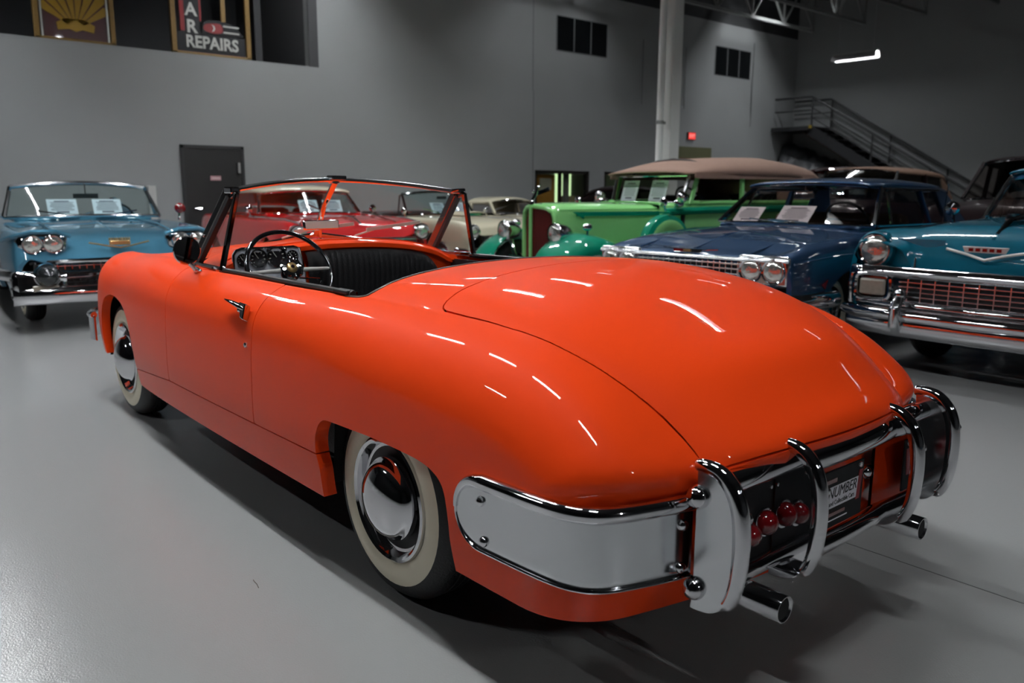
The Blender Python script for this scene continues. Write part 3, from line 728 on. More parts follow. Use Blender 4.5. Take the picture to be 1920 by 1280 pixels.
# ---------------------------------------------------------------- front bumper (mostly hidden)
P = crom([(3.34, .842, .48), (3.42, .845, .48), (3.52, .80, .48), (3.62, .66, .48), (3.70, .3, .48), (3.71, 0, .48), (3.70, -.3, .48), (3.62, -.66, .48), (3.52, -.80, .48), (3.42, -.845, .48), (3.34, -.842, .48)], 6)
G = [[(x - .012 * math.cos(a) * 0 + .0, y, z + .08 * math.sin(a)) for a in np.linspace(-1.5, 1.5, 9)] for x, y, z in P]
fb = obj('front_bumper', MB().grid(G), M['chrome'], car, solid=.02)
obj('bumper_bead', MB().tube([(x, y, z + .085) for x, y, z in P], .02, 10), M['chrome'], fb)
# ---------------------------------------------------------------- windshield
CT, CB = Vector((1.732, 0, 1.392)), Vector((1.975, 0, 1.098))
ws_parts = obj('windshield_frame', MB().tube([(1.545, .645, 1.334), CT, (1.545, -.645, 1.334)], .0001, 4), M['chrome'], car) if False else None
def lerp(a, b, t): return Vector(a) * (1 - t) + Vector(b) * t
def rail(s):
    A = Vector((1.545, s * .645, 1.334)); P = []
    for i in range(9):
        t = i / 8; q = lerp(CT, A, t); q.z += .012 * math.sin(math.pi * t); q.x += .03 * math.sin(math.pi * t); P.append(q)
    return P
hd = MB()
for s in (1, -1): hd.tube(rail(s), .0145, 10, flat=.85)
hdr = obj('windshield_header', hd, M['satin'], car)
obj('header_latch', MB().box((1.715, 0, 1.402), (.07, .085, .022)).box((1.745, 0, 1.388), (.05, .045, .03)), M['chrome'], hdr, smooth=False, bevel=.006)
for s in (1, -1):
    obj('header_latch', MB().box((1.515, s * .640, 1.336), (.085, .045, .030)), M['chrome'], hdr, smooth=False, bevel=.006)
obj('center_divider', MB().tube([CT - Vector((0, 0, .01)), lerp(CT, CB, .5) + Vector((.012, 0, .008)), CB], [.017, .015, .018], 10), M['chrome'], car)
for s in (1, -1):
    A1 = Vector((1.545, s * .645, 1.330)); A0 = Vector((1.905, s * .700, .970))
    B1 = Vector((1.462, s * .640, 1.325)); B0 = Vector((1.480, s * .722, .972))
    po = obj('windshield_post', MB().beam(A0, A1, .030, .052, (1, 0, .6)), M['darkened_chrome'], car, smooth=False, bevel=.008)
    d_ = (A1 - A0).normalized(); off = Vector((-.028, 0, -.02))
    obj('rubber_channel', MB().beam(A0 + off, A1 + off, .026, .022, (1, 0, .6)), M['black'], po, smooth=False)
    obj('post_screw', MB().ball(lerp(A0, A1, .42) + Vector((0, s * .018, 0)), .007, seg=10), M['chrome'], po)
    vf = obj('vent_window_frame', MB().beam(B0, B1, .020, .030, (1, 0, 0)).beam(B1, A1 + off * 1.2, .02, .02).beam(B0 + Vector((0, 0, .012)), A0 + Vector((-.05, 0, .012)), .018, .018), M['darkened_chrome'], car, smooth=False, bevel=.004)
    q = lambda v: Vector(v) + Vector((0, s * .001, 0))
    v0, v1, v2 = A0 + off * 2, A1 + off * 1.5, B1 + Vector((.01, 0, 0)); v3 = B0 + Vector((.01, 0, .01))
    obj('vent_pane', MB().add([v0, v1, v2, v3], [(0, 1, 2, 3)]), M['glass'], vf, smooth=False)
    R = rail(s); base_p = [lerp(CB, A0, i / 8) + Vector((.03 * math.sin(math.pi * i / 8), 0, .012 * math.sin(math.pi * i / 8))) for i in range(9)]
    pane = obj('windshield_pane', MB().grid([[lerp(a, b_, j / 4) for j in range(5)] for a, b_ in zip(R, base_p)]), M['glass'], car)
    obj('base_molding', MB().tube(base_p, .013, 10), M['chrome'], car)
# wiper arms
for s, x, y in ((1, 1.93, .22), (-1, 1.93, -.22)):
    obj('wiper', MB().tube([(x, y, 1.085), (x - .02, y - .12 * 1, 1.12), (x - .05, y - .30, 1.14)], .005, 6).beam((x - .045, y - .05, 1.12), (x - .06, y - .40, 1.155), .008, .018), mat('wiper_pale_steel', (.55, .52, .46), .35, .2, noise=.05) if s > 0 else bpy.data.materials['wiper_pale_steel'], car)
# ---------------------------------------------------------------- cockpit
tub = obj('cockpit_tub', MB().box((.95, 0, .345), (1.6, 1.44, .02)).box((.185, 0, .64), (.02, 1.40, .62)).box((1.76, 0, .66), (.02, 1.42, .64))
          .box((.98, .712, .66), (1.55, .02, .58)).box((.98, -.712, .66), (1.55, .02, .58)), M['leather'], car, smooth=False)
seat = obj('bench_seat', MB().box((.80, 0, .50), (.56, 1.34, .20)), M['leather'], car, bevel=.05)
obj('seat_back', MB().box((.42, 0, .70), (.16, 1.34, .46), Matrix.Rotation(-.2, 3, 'Y')), M['leather'], seat, bevel=.05)
rim = crom([(.33, .728), (.25, .715), (.213, .67), (.202, .60), (.20, .4), (.20, .2), (.20, 0)], 6)
rim = rim + [(x, -y) for x, y in rim[::-1][1:]]
obj('cockpit_welt', MB().tube([tuple(on_top(x, abs(y)) * [1, (1 if y >= 0 else -1), 1] + [0, 0, .0]) for x, y in rim], .0045, 8), mat('dark_welt', (.16, .15, .14), .35, .5, noise=.1), car)
for s in (1, -1):
    P = [tuple(on_top(x, .727) * [1, s, 1] + np.array([0, -.012 * s, .006])) for x in np.linspace(.30, 1.50, 14)]
    sl = obj('belt_rail', MB().tube(P, .013, 8), mat('belt_rubber', (.025, .024, .023), .4, .2, noise=.2), car)
    obj('rail_trim', MB().tube([(x, y - .014 * s, z + .004) for x, y, z in P], .006, 6), M['chrome'], sl)
    q = on_top(.36, .727) * [1, s, 1]
    obj('latch_plate', MB().box(q + [0, -.01 * s, .012], (.10, .035, .014)), M['black'], sl, smooth=False, bevel=.004)
# dashboard: red roll, silver instrument cluster, padded passenger panel
roll = [(1.69, y, z) for y, z in [(-.66, .93)] ]
D_ = []
for y in np.linspace(-.70, .70, 41):
    zt = on_top(1.70, abs(y))[2] - .004
    D_.append([(1.70, y, zt), (1.672, y, zt - .004), (1.655, y, zt - .018), (1.655, y, zt - .04), (1.675, y, zt - .05), (1.70, y, .80)])
dashb = obj('dashboard', MB().grid(D_), M['red'], car)
cl = [(.585, 1.052), (.560, 1.060), (.290, 1.060), (.262, 1.052), (.235, .93), (.232, .86), (.60, .86), (.60, 1.03)]
clu = obj('instrument_cluster', MB().prism([(1.645, y, z) for y, z in cl], (.02, 0, 0)), M['dash'], dashb, smooth=False)
obj('cluster_bezel', MB().tube([(1.643, y, z) for y, z in cl], .006, 8, closed=True), M['chrome'], dashb)
for y, z, r in ((.556, 1.005, .030), (.478, 1.010, .044), (.384, 1.012, .050), (.302, 1.012, .030)):
    gd = obj('gauge', MB().lathe([(r, -.004), (r, .008), (r - .003, .011), (r - .006, .008), (r - .007, .003), (0, .003)], (1.645, y, z), (-1, 0, .1), 28), M['gauge'], dashb)
    nd = MB()
    for k in range(9):
        a = math.radians(-130 + 260 * k / 8); c_, s_ = math.sin(a), math.cos(a)
        nd.beam((1.6405, y - c_ * r * .62, z + s_ * r * .62), (1.6405, y - c_ * r * .80, z + s_ * r * .80), .003, .001, (1, 0, 0))
    nd.beam((1.640, y, z), (1.640, y + r * .35, z + r * .5), .0025, .001, (1, 0, 0))
    obj('dial_marks', nd, M['ivory'], dashb, smooth=False)
    obj('gauge_bezel', MB().lathe([(r + .001, 0), (r + .002, .010), (r - .003, .012), (r - .005, .008)], (1.645, y, z), (-1, 0, .1), 28), M['chrome'], dashb)
for y, z in ((.43, 1.045), (.34, 1.048), (.27, .965), (.575, .95), (.52, .945)):
    obj('dash_knob', MB().lathe([(.009, 0), (.009, .012), (.005, .016), (0, .016)], (1.643, y, z), (-1, 0, 0), 12), M['chrome'], dashb)
G = []
for y in np.linspace(.225, -.60, 133):
    k = (y - .225) / (-.825); e = max(0, (k - .84) / .16); zt = on_top(1.70, abs(y))[2] - .055 - .10 * (1 - math.sqrt(max(0, 1 - e * e)))
    gr = .003 * abs(math.sin(math.pi * (y + 1) / .032)) ** .5
    zb = .74
    G.append([(1.66, y, zt + .002), (1.640 - gr, y, zt - .015), (1.628 - gr, y, zt - .05), (1.622 - gr, y, zt - .11), (1.63 - gr, y, zb), (1.66, y, zb - .01)])
obj('padded_panel', MB().grid(G), M['leather'], dashb)
mr = obj('interior_mirror', MB().box((1.80, .055, 1.157), (.022, .205, .052), Matrix.Rotation(.15, 3, 'Y') @ Matrix.Rotation(-.05, 3, 'Z')), M['chrome'], car, bevel=.010)
obj('mirror_stem', MB().tube([(1.805, .055, 1.135), (1.815, .052, 1.105), (1.82, .05, 1.078)], .007, 8).lathe([(.03, 0), (.026, .008), (.01, .014)], (1.82, .05, 1.072), (0, 0, 1), 16), M['chrome'], mr)
obj('mirror_face', MB().box((1.7875, .055, 1.158), (.002, .185, .040), Matrix.Rotation(.15, 3, 'Y') @ Matrix.Rotation(-.05, 3, 'Z')), mat('mirror_painted_reflection', (.62, .62, .56), .35, .0, coat=.5, rvar=.02), mr, smooth=False, bevel=.004)  # pale matte colour stands in for the bright reflection in the glass
# steering wheel
hc = Vector((1.50, .38, .96)); tl = .60
e1 = Vector((0, 1, 0)); e2 = Vector((math.sin(tl), 0, math.cos(tl))); e3 = Vector((-math.cos(tl), 0, math.sin(tl)))
sw = obj('steering_wheel', MB().tube([hc + (e1 * math.cos(a) + e2 * math.sin(a)) * .212 for a in np.linspace(0, 2 * math.pi, 64, endpoint=False)], .0115, 12, closed=True), M['gloss_black'], car)
for sg in (1, -1):
    obj('spoke', MB().tube([hc - e3 * .006 + e1 * sg * .03, hc + e3 * .0 + e1 * sg * .12 - e2 * .004, hc + e1 * sg * .205 - e2 * .006], [.012, .010, .008], 10), M['brushed'], sw)
obj('spoke', MB().tube([hc - e2 * .03, hc - e2 * .205], [.012, .008], 10), M['brushed'], sw)
obj('horn_ring', MB().tube([hc + e3 * .012 + (e1 * math.cos(a) + e2 * math.sin(a)) * .155 for a in np.linspace(-2.6, -.54, 24)], .0035, 8), M['chrome'], sw)
hb = [hc + e3 * .02 + (e1 * math.cos(a) + e2 * math.sin(a)) * (.052 + .004 * math.cos(8 * a)) for a in np.linspace(0, 2 * math.pi, 48, endpoint=False)]
obj('horn_button', MB().lathe([(.048, -.03), (.056, -.01), (.056, .012), (.050, .024), (.036, .029), (.028, .026)], hc, e3, 32).tube(hb, .006, 6, closed=True), M['chrome'], sw)
obj('crest', MB().lathe([(.027, .024), (.022, .030), (.012, .033), (0, .034)], hc, e3, 24), M['gold'], sw)
obj('crest_emblem', MB().lathe([(.010, 0), (.008, .003), (0, .004)], hc + e3 * .033, e3, 12), M['maroon'], sw)
obj('steering_column', MB().tube([hc - e3 * .03, hc - e3 * .30], .022, 12), M['chrome'], sw)
obj('shift_lever', MB().tube([hc - e3 * .07, hc - e3 * .06 - e1 * .17 - e2 * .03], .005, 8), M['chrome'], sw)
# exterior mirror
for s in (1,):
    p0 = on_top(1.70, .755); c = Vector((1.655, .815, 1.062))
    em = obj('door_mirror', MB().lathe([(.0, .032), (.03, .028), (.052, .016), (.064, 0), (.066, -.006), (.062, -.010)], c, (1, .10, .06), 36), M['chrome'], car)
    obj('mirror_face', MB().lathe([(.062, -.0095), (0, -.0095)], c, (1, .10, .06), 36), mat('mirror_dark', (.20, .20, .20), .05, 1., rvar=.02), em)
    obj('mirror_bracket', MB().tube([c + Vector((.0, -.01, -.06)), c + Vector((-.005, -.03, -.085)), p0 + [0, .004, .008]], [.009, .010, .014], 10).ball(p0 + [-.012, .004, .004], .022, 1.7, .8, .55), M['chrome'], em)
# door handles and locks
for s, dr in ((1, doors[0]), (-1, doors[1])):
    p = np.array(on_side(.865, .878, s)); n = hull_n(np.array([[p[0], abs(p[1]), p[2]]]))[0] * [1, s, 1]
    q = p + n * .028
    hnd = obj('door_handle', MB().tube([q + [.170, 0.004 * s, .014], q + [.11, .002 * s, .009], q + [.02, 0, .0], q + [-.012, -.002 * s, -.006]], [.004, .012, .017, .012], 12, flat=.65), M['chrome'], dr)
    obj('push_button', MB().lathe([(.012, 0), (.012, .026), (.008, .031), (0, .032)], p + [.045, 0, -.012], n, 14), M['chrome'], hnd)
    obj('escutcheon', MB().prism([p + n * .002 + v for v in (np.array([.034, 0, .018]), np.array([-.022, 0, .016]), np.array([-.020, .014 * s, -.046]), np.array([.006, .014 * s, -.040]))], tuple(n * .028)), M['chrome'], hnd, smooth=False, bevel=.004)
    p = np.array(on_side(.838, .748, s)); n = hull_n(np.array([[p[0], abs(p[1]), p[2]]]))[0] * [1, s, 1]
    obj('lock', MB().lathe([(.011, 0), (.010, .006), (.006, .009), (0, .009)], p, n, 14), M['chrome'], dr)

# ================================================================ the other cars. Local frame: nose on the ground at the origin, +x forward, +y the car's left
def pch(xs, ys):
    """monotone cubic through points"""
    x = np.array(xs, float); y = np.array(ys, float); h = np.diff(x); d = np.diff(y) / h; m = np.zeros(len(x))
    for i in range(1, len(x) - 1):
        if d[i - 1] * d[i] > 0:
            w1 = 2 * h[i] + h[i - 1]; w2 = h[i] + 2 * h[i - 1]; m[i] = (w1 + w2) / (w1 / d[i - 1] + w2 / d[i])
    m[0], m[-1] = d[0], d[-1]
    def f(t):
        t = np.clip(np.asarray(t, float), x[0], x[-1]); i = np.clip(np.searchsorted(x, t) - 1, 0, len(x) - 2); u = (t - x[i]) / h[i]
        return (1 + 2 * u) * (1 - u) ** 2 * y[i] + u * (1 - u) ** 2 * h[i] * m[i] + u * u * (3 - 2 * u) * y[i + 1] + u * u * (u - 1) * h[i] * m[i + 1]
    return f
def shell(sections, nx=110, ny=40, arches=(), cut=None):
    """sections: [(x, [(y, z) ...])], half body from sill to centre line -> Panel (left half)"""
    S = sorted(sections, key=lambda s: s[0]); X = [s[0] for s in S]; K = len(S[0][1])
    fy = [pch(X, [s[1][k][0] for s in S]) for k in range(K)]; fz = [pch(X, [s[1][k][1] for s in S]) for k in range(K)]
    xs = []
    for a, b in zip(X[:-1], X[1:]): xs += list(np.linspace(a, b, max(3, int(nx * (b - a) / (X[-1] - X[0])) + 2), endpoint=False))
    xs.append(X[-1]); xs = np.array(xs)
    Y = np.stack([f(xs) for f in fy], 1); Z = np.stack([f(xs) for f in fz], 1)
    t = np.linspace(0, K - 1, ny); G = np.zeros((len(xs), ny, 3))
    for j in range(len(xs)):
        c = np.array(crom(list(zip(Y[j], Z[j])), 8)); tt = np.linspace(0, K - 1, len(c))
        G[j, :, 0] = xs[j]; G[j, :, 1] = np.interp(t, tt, c[:, 0]); G[j, :, 2] = np.interp(t, tt, c[:, 1])
    G[:, -1, 1] = 0; G[:, :, 1] = np.maximum(G[:, :, 1], 0)
    du = np.gradient(G, axis=0); dv = np.gradient(G, axis=1)
    N = np.cross(du, dv); N /= (np.linalg.norm(N, axis=2, keepdims=True) + 1e-12)
    N[:, -1, 1] = 0; N /= (np.linalg.norm(N, axis=2, keepdims=True) + 1e-12)
    if N[len(xs) // 2, ny // 5, 1] < 0: N = -N; flip = True
    else: flip = False
    n, m = len(xs), ny
    Fs = [(i * m + k, (i + 1) * m + k, (i + 1) * m + k + 1, i * m + k + 1) for i in range(n - 1) for k in range(m - 1)]
    if flip: Fs = [f[::-1] for f in Fs]
    p = Panel(G.reshape(-1, 3), N.reshape(-1, 3), Fs)
    for a in arches:
        g = sdf(a); p = p.clip(lambda V: np.where(V[:, 1] > .5, g(V[:, [0, 2]]), 1.))
    if cut is not None:
        zc, poly = cut; g = sdf(poly); p = p.clip(lambda V: np.maximum(g(V[:, :2]), zc - V[:, 2]))
    return p
def arch(x, r, z0=.1, top=None):
    P = [(x + r, z0)] + [(x + r * math.cos(a), .34 + (top or r) * math.sin(a)) for a in np.linspace(0, math.pi, 22)] + [(x - r, z0)]
    return P
def arch_lip(V, N):
    o = -N * .012; m = (V[:, 2] < .85) & (np.abs(V[:, 1]) > .6); o[m] = 0; o[m, 1] = -.04 * np.sign(V[m, 1]); return o
def lamp(root, c, r, d=(1, 0, 0), name='headlamp', bezel=.014, lens='headlamp', seg=24, depth=.03):
    h = obj(name, MB().lathe([(r, 0)] + [(r * math.cos(k * math.pi / 14), depth * math.sin(k * math.pi / 14)) for k in range(1, 8)], c, d, seg), M[lens], root)
    obj('lamp_bezel', MB().lathe([(r + bezel, -.07), (r + bezel, -.005), (r + bezel * .5, .014), (r - .004, .006)], c, d, seg), M['chrome'], h)
    return h
def car_wheels(root, xs, y, R=.35, ww=(.275, .22), wall='whitewall', **k):
    for n, x in enumerate(xs):
        for s in (1, -1): wheel('front_wheel' if n == 0 else 'rear_wheel', root, (x, y * s, R), s, R=R, ww=ww, dome=.12, ring=(.205, .16), wall=wall, seg=36, hubdark=False, **k)
def strip(pts, r, seg=8): return MB().tube(pts, r, seg)
def both(f):
    for s in (1, -1): f(s)
def screen(root, top, base, frame, pane, r=.018, name='windshield_frame', rows=5):
    """top, base: matching 3-D curves from the car's left to its right"""
    w = obj(name, MB().tube(top, r, 8).tube([top[0], base[0]], r, 8).tube([top[-1], base[-1]], r, 8).tube(base, r * .8, 8), M[frame], root)
    obj('windshield_pane', MB().grid([[tuple(np.array(a) * (1 - j / (rows - 1)) + np.array(b) * j / (rows - 1)) for j in range(rows)] for a, b in zip(top, base)]), M[pane], root)
    return w
def arc3(x0, bow, y0, z0, crown, n=13, p=2):
    """symmetric curve across the car"""
    return [(x0 - bow * abs(t) ** p, y0 * t, z0 - crown * t * t) for t in np.linspace(1, -1, n)]
def roof_shell(root, st, m, name='roof', solid=.02, n=15):
    """st: [(x, half width, edge z, crown z)]"""
    X = [s[0] for s in st][::-1]; f = [pch(X, [s[k] for s in st][::-1]) for k in (1, 2, 3)]
    G = []
    for x in np.linspace(X[0], X[-1], 26):
        w, ze, zc = [float(q(x)) for q in f]
        G.append([(x, w * math.sin(t * math.pi / 2) , ze + (zc - ze) * max(0, math.cos(t * math.pi / 2)) ** .8) for t in np.linspace(1, -1, n)])
    return obj(name, MB().grid(G), m, root, solid=solid, sharp=60)
def interior(root, x0, x1, w, z0=.35, z1=.9, m='dark', seatz=.85):
    t = obj('cabin_tub', MB().box(((x0 + x1) / 2, 0, z0), (x1 - x0, 2 * w, .02)).box((x0, 0, (z0 + z1) / 2), (.02, 2 * w, z1 - z0)).box((x1, 0, (z0 + z1) / 2), (.02, 2 * w, z1 - z0))
            .box(((x0 + x1) / 2, w, (z0 + z1) / 2), (x1 - x0, .02, z1 - z0)).box(((x0 + x1) / 2, -w, (z0 + z1) / 2), (x1 - x0, .02, z1 - z0)), M[m], root, smooth=False)
    return t
def steer(root, c, r=.20, tilt=.6):
    c = Vector(c); e1 = Vector((0, 1, 0)); e2 = Vector((-math.sin(tilt), 0, math.cos(tilt))) * 1
    e2 = Vector((math.sin(tilt), 0, math.cos(tilt)))
    obj('steering_wheel', MB().tube([c + (e1 * math.cos(a) + e2 * math.sin(a)) * r for a in np.linspace(0, 2 * math.pi, 32, endpoint=False)], .012, 8, closed=True).beam(c - e1 * r, c + e1 * r, .02, .02), M['black'], root)
def sheet(root_loc, rz, c, w, h, tilt, label, yaw=0.):
    """printed sales sheet leaning inside a windshield: a thing of its own"""
    a = math.radians(rz); wx = root_loc[0] + math.cos(a) * c[0] - math.sin(a) * c[1]; wy = root_loc[1] + math.sin(a) * c[0] + math.cos(a) * c[1]
    t = thing('price_sheet', label, 'sign', (wx, wy, c[2]), a + yaw)
    Rm = Matrix.Rotation(-tilt, 3, 'Y')
    obj('page', MB().box(Rm @ Vector((0, 0, h / 2)), (.004, w, h), Rm), M['paper'], t, smooth=False)
    mb = MB(); rnd = random.Random(int(abs(c[1] * 1000)) + int(abs(wx * 77)))
    for k in range(9):
        zz = h * (.86 - .075 * k); ww = w * (.62 + .2 * rnd.random()) if k else w * .5
        mb.box(Rm @ Vector((.0032, 0, zz)), (.001, ww, .006 if k else .014), Rm)
    mb.box(Rm @ Vector((.0032, 0, h * .13)), (.001, w * .42, .022), Rm)
    obj('printed_lines', mb, M['ink'], t, smooth=False)
    return t
def body_sections(xs, w, sill, hood, fend, belt=None, k_out=.965, fi=.70):
    """generic half sections from curves: w half width, hood centre z, fend fender crown z"""
    out = []
    for x in xs:
        W, H, F_ = float(w(x)), float(hood(x)), float(fend(x)); s = sill(x) if callable(sill) else sill
        out.append((x, [(W * .93, s), (W * .985, s + .2 * (F_ - s) / .6), (W, s + .62 * (F_ - s)), (W * k_out, F_ - .06), (W * .88, F_ - .004), (W * fi, min(F_ - .012, max(F_ - .05, H - .02)) if H < F_ + .02 else F_ + .01), (W * .45, H - .012), (0, H)]))
    return out

# ---------------------------------------------------------------- sky-blue finned convertible, left
CL, CR = (6.4, -.15), 176
cd = thing('convertible', 'sky-blue open convertible with four headlamps parked at far left, facing the camera', 'car', (*CL, 0), math.radians(CR))
xs = [-5.5, -5.3, -4.8, -3.8, -2.6, -1.7, -1.1, -.6, -.3, -.15, -.06, 0]
sec = body_sections(xs, pch([-5.5, -5.2, -4, -2, -.6, -.15, 0], [.80, .95, .98, .99, .98, .93, .90]), .32,
                    pch([-5.5, -5, -3.5, -1.7, -1.2, -.6, -.15, -.06, 0], [.75, .95, 1.0, 1.0, .985, .955, .865, .78, .655]),
                    pch([-5.5, -5, -3.5, -1.7, -.6, -.25, -.08, 0], [1.0, 1.08, .98, .98, .965, .94, .90, .70]))
P = shell(sec, 120, 44, (arch(-.93, .44), arch(-4.2, .42)), (.85, [(-1.72, -.2), (-1.72, .55), (-1.82, .72), (-3.9, .72), (-3.95, -.2)]))
(P + P.mirrored()).build('body_shell', M['blue58'], cd, arch_lip)
interior(cd, -4.0, -1.66, .74, .3, .90)
car_wheels(cd, (-.95, -4.2), .78, R=.355, ww=(.29, .235))
obj('hood_seam', strip([(-1.5, 0, 1.0), (-1.0, 0, .98), (-.5, 0, .947), (-.15, 0, .868), (-.06, 0, .785)], .007, 6), M['blue58'], cd)
both(lambda s: obj('hood_ridge', strip([(-1.6, s * .52, .99), (-.8, s * .54, .972), (-.3, s * .53, .935), (-.05, s * .52, .80)], .012, 6), M['blue58'], cd))
def f(s):
    pod = obj('lamp_pod', MB().box((-.10, s * .66, .825), (.16, .44, .23)), M['chrome'], cd, bevel=.075)
    for y in (.575, .745): lamp(cd, (-.012, s * y, .825), .078, (1, 0, -.05), bezel=.013)
    obj('lamp_brow', strip([(-.02, s * .43, .90), (.02, s * .55, .945), (.0, s * .75, .945), (-.10, s * .90, .90), (-.3, s * .965, .86)], .022, 8), M['blue58'], cd)
    # bumper pod, bullet, fog lamp
    obj('bumper_pod', MB().box((.0, s * .72, .44), (.20, .46, .30)), M['chrome'], cd, bevel=.05)
    obj('bumper_bullet', MB().lathe([(.105, -.12), (.105, 0), (.098, .05), (.075, .11), (.04, .15), (0, .165)], (.09, s * .66, .545), (1, 0, .02), 24), mat('black_rubber_tip', (.03, .032, .035), .25, .5, coat=.5, noise=.1) if s > 0 else bpy.data.materials['black_rubber_tip'], cd)
    obj('bullet_collar', MB().lathe([(.112, -.10), (.118, 0), (.108, .03)], (.09, s * .66, .545), (1, 0, .02), 24), M['chrome'], cd)
    obj('fog_lamp', MB().box((.105, s * .68, .40), (.02, .22, .11)), M['amber_lens'], cd, bevel=.02)
    obj('bumper_end', strip([(.06, s * .50, .52), (.02, s * .85, .53), (-.25, s * .985, .54), (-.7, s * 1.0, .54)], .055, 10), M['chrome'], cd)
    for z in (.36, .44, .52): obj('vent_slot', MB().box((.055, s * .915, z), (.04, .09, .022)), M['black'], cd, smooth=False)
    obj('upper_bar', strip([(.06, s * .56, .535), (.08, s * .30, .54), (.085, s * .20, .545)], [.045, .04, .02], 10), M['chrome'], cd)
both(f)
obj('lower_bumper', MB().grid([[(.06 + .06 * (1 - t * t) - .05 * math.cos(a) * 0 + .03 * math.sin(a), .95 * t, .36 - .075 * math.cos(a)) for a in np.linspace(0, math.pi, 8)] for t in np.linspace(1, -1, 25)]), M['chrome'], cd, solid=.02)
obj('grille_back', MB().box((-.06, 0, .545), (.04, 1.5, .24)), M['black'], cd, smooth=False)
for z in (.47, .52, .57, .62): obj('grille_bar', strip([(-.02, .72, z), (.0, 0, z), (-.02, -.72, z)], .008, 6), M['chrome'], cd)
for k in range(-11, 12): obj('grille_bar', MB().box((-.008 - .02 * (k / 11) ** 2, k * .062, .545), (.02, .010, .21)), M['chrome'], cd, smooth=False)
obj('grille_molding', strip([(-.05, .78, .66), (.012, .45, .665), (.02, 0, .665), (.012, -.45, .665), (-.05, -.78, .66)], .022, 8), M['chrome'], cd)
em = obj('hood_emblem', strip([(-.03, .27, .83), (.005, .10, .795), (.012, 0, .78), (.005, -.10, .795), (-.03, -.27, .83)], .007, 6), M['gold'], cd)
obj('crest', MB().box((-.01, 0, .825), (.04, .19, .045)), M['gold'], em, bevel=.01)
for k in range(-4, 5): obj('crest_point', MB().ball((-.015, k * .022, .86), .010, 1, 1, 1.6, 8), M['gold'], em)
top = arc3(-1.92, .10, .70, 1.405, .05); base = [(-1.50 - .30 * abs(t) ** 3, .80 * t, 1.045 - .02 * t * t) for t in np.linspace(1, -1, 13)]
screen(cd, top, base, 'satin', 'tint_glass', .024)
both(lambda s: obj('vent_window', MB().tube([(-1.98, s * .70, 1.36), (-2.0, s * .80, 1.03), (-1.80, s * .80, 1.03)], .014, 8), M['chrome'], cd))
obj('inside_mirror', MB().box((-1.86, .03, 1.26), (.02, .26, .055)).box((-1.88, .03, 1.33), (.015, .012, .13)), M['black'], cd, bevel=.008)
steer(cd, (-2.2, .38, 1.0)); obj('dash_top', MB().box((-1.95, 0, .985), (.38, 1.42, .10)), M['blue58'], cd, bevel=.04)
both(lambda s: obj('seat', MB().box((-2.75, s * .36, .72), (.25, .66, .60), Matrix.Rotation(.15, 3, 'Y')), M['blue58'], cd, bevel=.08))
both(lambda s: obj('wiper', strip([(-1.50, s * .25, 1.06), (-1.56, s * .5, 1.10)], .008, 6), M['chrome'], cd))
both(lambda s: obj('fin', MB().prism([(-3.6, s * .90, .98), (-5.2, s * .93, 1.22), (-5.45, s * .90, .95)], (0, s * .04, 0)), M['blue58'], cd, bevel=.01))
obj('tail_bullet', MB().lathe([(.05, -.1), (.05, 0), (.03, .07), (0, .10)], (-5.35, .93, 1.16), (-1, 0, 0), 14), M['lens'], cd)
mrr = obj('door_mirror', MB().ball((-1.55, .98, 1.12), .065, .7, 1, 1, 16), M['lens'], cd)
obj('mirror_stem', strip([(-1.55, .96, .98), (-1.55, .97, 1.08)], .012, 8), M['chrome'], mrr)
sheet(CL, CR, (-1.66, -.24, 1.06), .30, .19, .55, 'white price sheet behind the sky-blue convertible\'s windshield, nearer the mirror, on its left')
sheet(CL, CR, (-1.66, .22, 1.06), .30, .19, .55, 'white price sheet behind the sky-blue convertible\'s windshield, right of the inside mirror')

# ---------------------------------------------------------------- crimson hardtop with a cream roof
RL, RR = (7.0, -3.19), 172
rd = thing('hardtop_car', 'crimson two-door car with a cream roof parked beyond the orange car\'s windshield', 'car', (*RL, 0), math.radians(RR))
xs = [-5.2, -5.0, -4, -2.6, -1.7, -1.1, -.6, -.3, -.12, 0]
sec = body_sections(xs, pch([-5.2, -4.9, -3, -1, -.3, 0], [.82, .95, .97, .97, .95, .91]), .32, pch([-5.2, -5, -3.5, -1.8, -1.2, -.5, -.12, 0], [.8, .92, .99, 1.0, 1.0, .97, .90, .72]),
                    pch([-5.2, -4.9, -3.2, -1.7, -.8, -.3, -.08, 0], [.85, .95, .95, .95, .965, .95, .90, .80]))
P = shell(sec, 90, 36, (arch(-.95, .40), arch(-4.0, .40)), (.85, [(-1.75, -.2), (-1.78, .6), (-1.9, .74), (-4.1, .74), (-4.2, -.2)]))
(P + P.mirrored()).build('body_shell', M['crimson'], rd, arch_lip)
interior(rd, -4.2, -1.7, .76, .3, .90); car_wheels(rd, (-.95, -4.0), .76)
